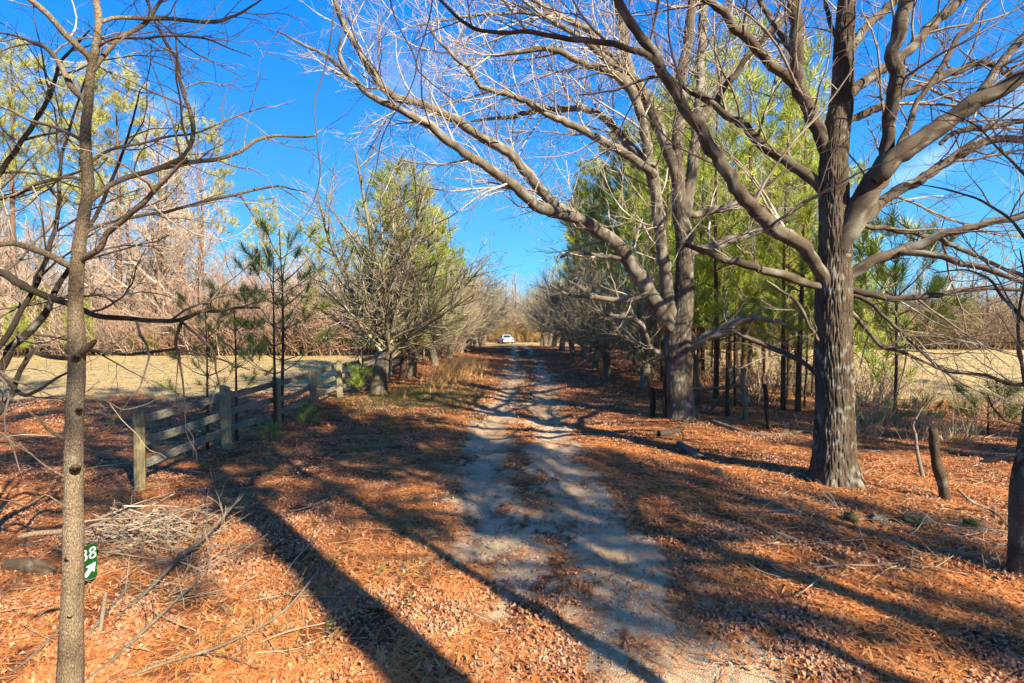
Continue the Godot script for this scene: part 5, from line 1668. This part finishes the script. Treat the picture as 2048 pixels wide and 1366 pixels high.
	for k in 40:
		var dd := 50.0 + 28.0 * rng.randf()
		var x := rng.randf_range(0.3, 1.05) * dd
		copy_of(fc, spot(x, dd), rng.randf() * TAU, rng.randf_range(0.75, 1.15), "bare brown tree in the wood beyond the right meadow", "bare trees of the right wood")
	for k in 44:
		var dd := 98.0 + 24.0 * rng.randf()
		var x := rng.randf_range(-0.16, 0.2) * dd
		copy_of(fc if k % 3 == 0 else fb, spot(x, dd), rng.randf() * TAU, rng.randf_range(0.75, 1.15), "bare brown tree in the wood closing the lane's far end", "bare trees at the lane's end")
	var bushes := [bush_mesh(401, 3.2, 26, 1.2), bush_mesh(402, 2.4, 30, 1.4)]
	rng.seed = 89
	thicket("left_thicket", "pinkish brown tangle of bare undergrowth beyond the left meadow", bushes, 560, func() -> Vector3:
		var dd := 40.5 + 24.0 * pow(rng.randf(), 1.5)
		return spot(rng.randf_range(-1.05, -0.12) * dd, dd), [Color(0.33, 0.25, 0.19), Color(0.42, 0.33, 0.25), Color(0.27, 0.2, 0.15), Color(0.34, 0.2, 0.135)], 0.8, 1.9)
	thicket("right_thicket", "grey brown tangle of bare undergrowth beyond the right meadow", bushes, 560, func() -> Vector3:
		var dd := 48.5 + 22.0 * pow(rng.randf(), 1.5)
		return spot(rng.randf_range(0.22, 1.08) * dd, dd), [Color(0.22, 0.16, 0.12), Color(0.28, 0.21, 0.14), Color(0.3, 0.25, 0.12)], 0.9, 1.7)
	thicket("end_thicket", "golden brown undergrowth behind the parked car", bushes, 200, func() -> Vector3:
		var dd := 98.0 + 16.0 * rng.randf()
		return spot(rng.randf_range(-0.2, 0.26) * dd, dd), [Color(0.42, 0.3, 0.12), Color(0.36, 0.28, 0.1), Color(0.45, 0.28, 0.14)], 0.9, 1.7)
	var small_bush := [bush_mesh(403, 1.5, 16, 0.7)]
	rng.seed = 94
	thicket("oak_thicket", "low tangle of brown brush among the young pines behind the oaks", small_bush, 55, func() -> Vector3:
		var dd := 15.5 + 16.0 * rng.randf()
		return spot(rng.randf_range(5.2, 6.0 + dd * 0.38), dd), [Color(0.3, 0.22, 0.15), Color(0.38, 0.29, 0.2), Color(0.36, 0.32, 0.2)], 0.35, 0.95)
	thicket("field_edge_thicket", "brown weeds and brush along the right meadow's near edge", small_bush, 26, func() -> Vector3:
		var dd := 11.5 + 6.0 * rng.randf()
		return spot(rng.randf_range(0.6, 0.95) * dd, dd), [Color(0.34, 0.26, 0.17), Color(0.42, 0.34, 0.22), Color(0.33, 0.33, 0.16)], 0.25, 0.55)
	print("woods ", Time.get_ticks_msec() - t0)

	build_fence()
	stake("old_stake", "short dark stake left of the far oak's trunk", Vector2(1304, 776), Vector2(1305, 838), 11, Color(0.14, 0.11, 0.08), -0.2)
	stake("old_stake", "thin dark stake touching the far oak's trunk", Vector2(1327, 747), Vector2(1331, 843), 6, Color(0.13, 0.1, 0.08), -0.2)
	stake("old_stake", "tall slim pale stake just right of the far oak", Vector2(1393, 709), Vector2(1396, 812), 7, Color(0.34, 0.28, 0.16), -0.1)
	stake("old_stake", "bark covered brown stake between the two oaks", Vector2(1455, 752), Vector2(1456, 835), 8, Color(0.22, 0.15, 0.09), -0.1)
	stake("old_stake", "pale sunlit stake between the two oaks", Vector2(1485, 741), Vector2(1491, 842), 9, Color(0.46, 0.39, 0.24), 0.0)
	stake("old_stake", "dark leaning stake left of the near oak", Vector2(1529, 768), Vector2(1540, 860), 8, Color(0.1, 0.08, 0.06), -0.2)
	stake("old_stake", "split weathered stake leaning left beside the right edge tree", Vector2(1866, 858), Vector2(1893, 1002), 19, Color(0.2, 0.14, 0.09), -0.15)
	build_sign()
	build_car()

	# fallen wood
	var pale := [Color(0.46, 0.36, 0.24), Color(0.38, 0.3, 0.2), Color(0.5, 0.42, 0.3)]
	var greyw := [Color(0.34, 0.31, 0.24), Color(0.28, 0.24, 0.18)]
	px_branch("fallen_branch", "thick grey fallen branch propped across the brush, pointing at the lane", "branch", [235, 1240, 6, 300, 1180, 8, 365, 1112, 9, 400, 1085, 6, 440, 1045, 5, 475, 1005, 4, 482, 985, 2], [0.02, 0.06, 0.14, 0.2, 0.28, 0.36, 0.42], greyw, 3.0)
	px_branch("fallen_branch", "long pale fallen branch running from the slim tree's foot", "branch", [165, 1372, 9, 225, 1325, 9, 290, 1262, 8, 345, 1215, 6, 390, 1170, 5, 405, 1150, 3], [0.02, 0.03, 0.05, 0.06, 0.08, 0.1], pale, 3.0)
	px_branch("fallen_branch", "thin crooked fallen branch lying toward the long trunk shadow", "branch", [230, 1370, 7, 330, 1330, 7, 430, 1300, 6, 520, 1255, 5, 575, 1215, 5, 615, 1170, 4, 640, 1135, 2], [0.02, 0.03, 0.05, 0.06, 0.09, 0.12, 0.16], pale, 3.0)
	px_branch("fallen_branch", "short upright broken limb leaning in the brush", "branch", [200, 1262, 8, 207, 1225, 8, 212, 1190, 7], [0.02, 0.12, 0.25], pale, 0.0)
	px_branch("fallen_branch", "dark stick lying below the address sign", "branch", [168, 1280, 6, 205, 1240, 7, 240, 1200, 6, 262, 1168, 4], [0.02, 0.03, 0.03, 0.03], greyw, 3.0)
	px_branch("fallen_branch", "thin fallen branch in the left corner beyond the slim tree", "branch", [22, 1350, 6, 60, 1318, 6, 100, 1280, 5, 118, 1262, 3], [0.02, 0.02, 0.03, 0.03], greyw, 3.0)
	px_branch("fallen_branch", "small broken stick lying in the sunny litter", "branch", [853, 1203, 4, 860, 1185, 5, 868, 1172, 4], [0.01, 0.015, 0.02], pale, 0.0)
	px_branch("fallen_branch", "arching pale bramble cane by the right edge tree", "branch", [1915, 978, 5, 1945, 1005, 5, 1980, 1020, 5, 2010, 1045, 4, 2030, 1080, 3], [0.3, 0.15, 0.05, 0.03, 0.02], pale, 3.0)
	px_branch("fallen_branch", "long fallen branch in front of the right edge tree", "branch", [1905, 1060, 6, 1960, 1080, 7, 2000, 1090, 6, 2040, 1095, 5], [0.03, 0.03, 0.03, 0.03], greyw, 3.5)
	px_branch("fallen_branch", "dark fallen branch lying left of the near oak", "branch", [1505, 868, 6, 1550, 870, 6, 1600, 864, 6, 1620, 866, 3], [0.05, 0.04, 0.05, 0.08], greyw, 3.0)
	px_branch("fallen_branch", "fallen limb reaching right from the far oak's foot", "branch", [1425, 846, 8, 1460, 856, 8, 1490, 866, 6, 1515, 872, 4], [0.08, 0.06, 0.04, 0.03], greyw, 3.0)
	px_branch("fallen_branch", "fallen stick in the shaded litter below the near oak", "branch", [1490, 1007, 4, 1550, 1002, 5, 1600, 1000, 4], [0.02, 0.02, 0.02], greyw, 3.0)
	px_branch("old_rail", "pale pole resting level on the old stakes", "pole", [1386, 778, 5, 1430, 776, 6, 1482, 770, 5], [0.55, 0.6, 0.62], pale, 0.0)
	px_branch("old_rail", "fallen pole leaning against the bark covered stake", "pole", [1410, 836, 5, 1440, 800, 6, 1466, 766, 5], [0.02, 0.4, 0.8], [Color(0.3, 0.19, 0.11)], 0.0)
	px_branch("fallen_log", "short grey weathered log in front of the far oak", "log", [1358, 888, 12, 1385, 903, 15, 1405, 915, 12], [0.05, 0.05, 0.05], [Color(0.33, 0.3, 0.25)], 0.0)
	px_branch("fallen_log", "rotten log piece at the far oak's foot", "log", [1318, 868, 13, 1345, 866, 14, 1360, 862, 10], [0.05, 0.05, 0.05], [Color(0.2, 0.16, 0.12)], 0.0)
	px_branch("fallen_log", "half buried log left of the slim tree", "log", [15, 1128, 26, 60, 1132, 32, 102, 1140, 24, 106, 1141, 5], [0.03, 0.04, 0.04, 0.04], [Color(0.32, 0.23, 0.14)], 0.0)
	rock("mossy_stone", "mossy square stone, leftmost in the row below the near oak", Vector2(1703, 1044), 0.24, 0.17, Color(0.2, 0.17, 0.12), Color(0.2, 0.2, 0.05), 0.1, 1)
	rock("mossy_stone", "grey flat topped stone in the middle of the row below the near oak", Vector2(1757, 1042), 0.24, 0.14, Color(0.3, 0.27, 0.21), Color(0.2, 0.2, 0.07), -0.15, 2)
	rock("mossy_stone", "rounded mossy stone, rightmost in the row below the near oak", Vector2(1833, 1046), 0.34, 0.17, Color(0.3, 0.27, 0.2), Color(0.22, 0.24, 0.07), 0.0, 3)
	rock("mossy_stone", "yellow green mossy stone near the right edge tree", Vector2(1942, 1055), 0.2, 0.16, Color(0.3, 0.3, 0.08), Color(0.34, 0.36, 0.06), 0.4, 4)
	rock("flat_stone", "flat grey stone in shade left of the mossy stones", Vector2(1562, 1028), 0.34, 0.08, Color(0.26, 0.26, 0.25), Color(0.2, 0.2, 0.15), -0.3, 5)
	rock("pale_stone", "small pale stone between the two oaks", Vector2(1435, 948), 0.16, 0.15, Color(0.45, 0.37, 0.26), Color(0.3, 0.3, 0.15), -0.4, 6)
	# pale dead sapling right of the near oak
	rng.seed = 90
	var dt := thing("dead_sapling", "small white dead sapling between the near oak and the split stake", "sapling")
	var dg := Geo.new()
	var DS := stick_style([Color(0.5, 0.48, 0.4), Color(0.42, 0.4, 0.33)], 3.0)
	var db := on_ground(1846, 958)
	var dp := path_px(0, 0, 1.0, [1848, 962, 10, 1842, 940, 9, 1834, 900, 7, 1831, 870, 6, 1826, 850, 5, 1836, 830, 4, 1847, 812, 2], depth_of(db), 0.04)
	rough_tube(dg, dp[0], dp[1], 9, DS, 0.08)
	sprout(dg, dp[0], dp[1], 0, DS, 1.1)
	part(dt, "stem", dg.mesh(), M.bark)
	# brush pile: each stick its own part
	rng.seed = 91
	var bt := thing("brush_pile", "heap of pale cut sticks behind the slim tree", "brush pile")
	var SS := stick_style([Color(0.34, 0.26, 0.17), Color(0.25, 0.185, 0.125), Color(0.42, 0.34, 0.24)], 2.8)
	SS.wander = [0.17, 0.28, 0.3]
	for k in 170:
		var c := on_ground(295 + rng.randfn() * 68, 1090 + rng.randfn() * 17)
		var an := rng.randfn() * 0.35 + (0.15 if rng.randf() < 0.7 else 1.2)
		var L := rng.randf_range(0.3, 1.0)
		var dir := Vector3(cos(an), rng.randfn() * 0.08, sin(an) * 0.8).normalized()
		c.y += rng.randf_range(0.02, 0.36) * exp(-pow((c.x + 4.1) / 0.8, 2.0))
		var g := stick_geo(c - dir * L * 0.5, dir, L, rng.randf_range(0.004, 0.012), SS, 0)
		part(bt, "stick", g.mesh(), M.twig)
	# loose twigs: tangle of thin brush in front of the pile and by the right tree
	rng.seed = 92
	var TS := stick_style([Color(0.3, 0.22, 0.15), Color(0.4, 0.31, 0.21)], 5.0)
	for spec in [["twig_tangle", "wiry tangle of thin brown twigs in front of the brush pile", 370.0, 1150.0, 60.0, 50.0, 90], ["twig_tangle", "scraggly brush of thin twigs round the right edge tree's foot", 1985.0, 1090.0, 45.0, 30.0, 40], ["twig_tangle", "thin twigs lying in the shade below the near oak", 1600.0, 1035.0, 70.0, 30.0, 22]]:
		var g := Geo.new()
		for k in spec[6]:
			var c := on_ground(spec[2] + rng.randfn() * spec[4], spec[3] + rng.randfn() * spec[5])
			var dir := (rand_dir() * Vector3(1, 0.35, 1) + Vector3(0, 0.3, 0)).normalized()
			grow(g, c, dir, rng.randf_range(0.2, 0.75), rng.randf_range(0.0025, 0.006), 0, TS)
		single(spec[0], g.mesh(), M.twig, spec[1], "twigs", "", "stuff")
	rng.seed = 93
	var DG := Geo.new()
	var DST := stick_style([Color(0.34, 0.27, 0.19), Color(0.45, 0.37, 0.26), Color(0.24, 0.18, 0.13)], 2.6)
	for k in 420:
		var px := 1440.0 + rng.randf() * 620.0
		var py := 835.0 + 320.0 * pow(rng.randf(), 1.2)
		if k % 5 == 0:
			px = rng.randf() * 900.0
			py = 900.0 + rng.randf() * 440.0
		var c := on_ground(px, py)
		if sandy(c.x, c.z) > 0.2: continue
		c.y += 0.015
		var an := rng.randf() * TAU
		var dir := Vector3(cos(an), 0.03 + 0.22 * pow(rng.randf(), 3.0), sin(an)).normalized()
		grow(DG, c, dir, 0.12 + 0.75 * pow(rng.randf(), 2.0), rng.randf_range(0.003, 0.009), 0, DST)
	single("fallen_twigs", DG.mesh(), M.twig, "small dead twigs scattered over the litter", "twigs", "", "stuff")
	var pebble := SphereMesh.new()
	pebble.radius = 0.5
	pebble.height = 0.7
	pebble.radial_segments = 7
	pebble.rings = 4
	var px_ := []
	for k in 60000:
		var dd := 3.0 + 16.0 * pow(rng.randf(), 1.8)
		var x := rut_left(dd) + 0.68 + rng.randf_range(-1.5, 1.6)
		if rng.randf() > sandy(x, -dd): continue
		var q := 0.004 + 0.012 * pow(rng.randf(), 4.0)
		px_.append(Transform3D(Basis(Vector3.UP, rng.randf() * TAU).scaled(Vector3(q, q * 0.7, q * rng.randf_range(0.7, 1.2))), spot(x, dd) + Vector3(0, q * 0.15, 0)))
	var pc := PackedColorArray()
	for k in 53: pc.append(Color(0.66, 0.54, 0.37).lerp(Color(0.44, 0.36, 0.26), rng.randf()))
	tag(scatter("gravel", pebble, M.twig, px_, pc), "fine gravel and sand grains in the lane's ruts", "gravel", "", "stuff")
	build_grass()
	build_litter()
	print("triangles ", Geo.total)
	print("all ", Time.get_ticks_msec() - t0)
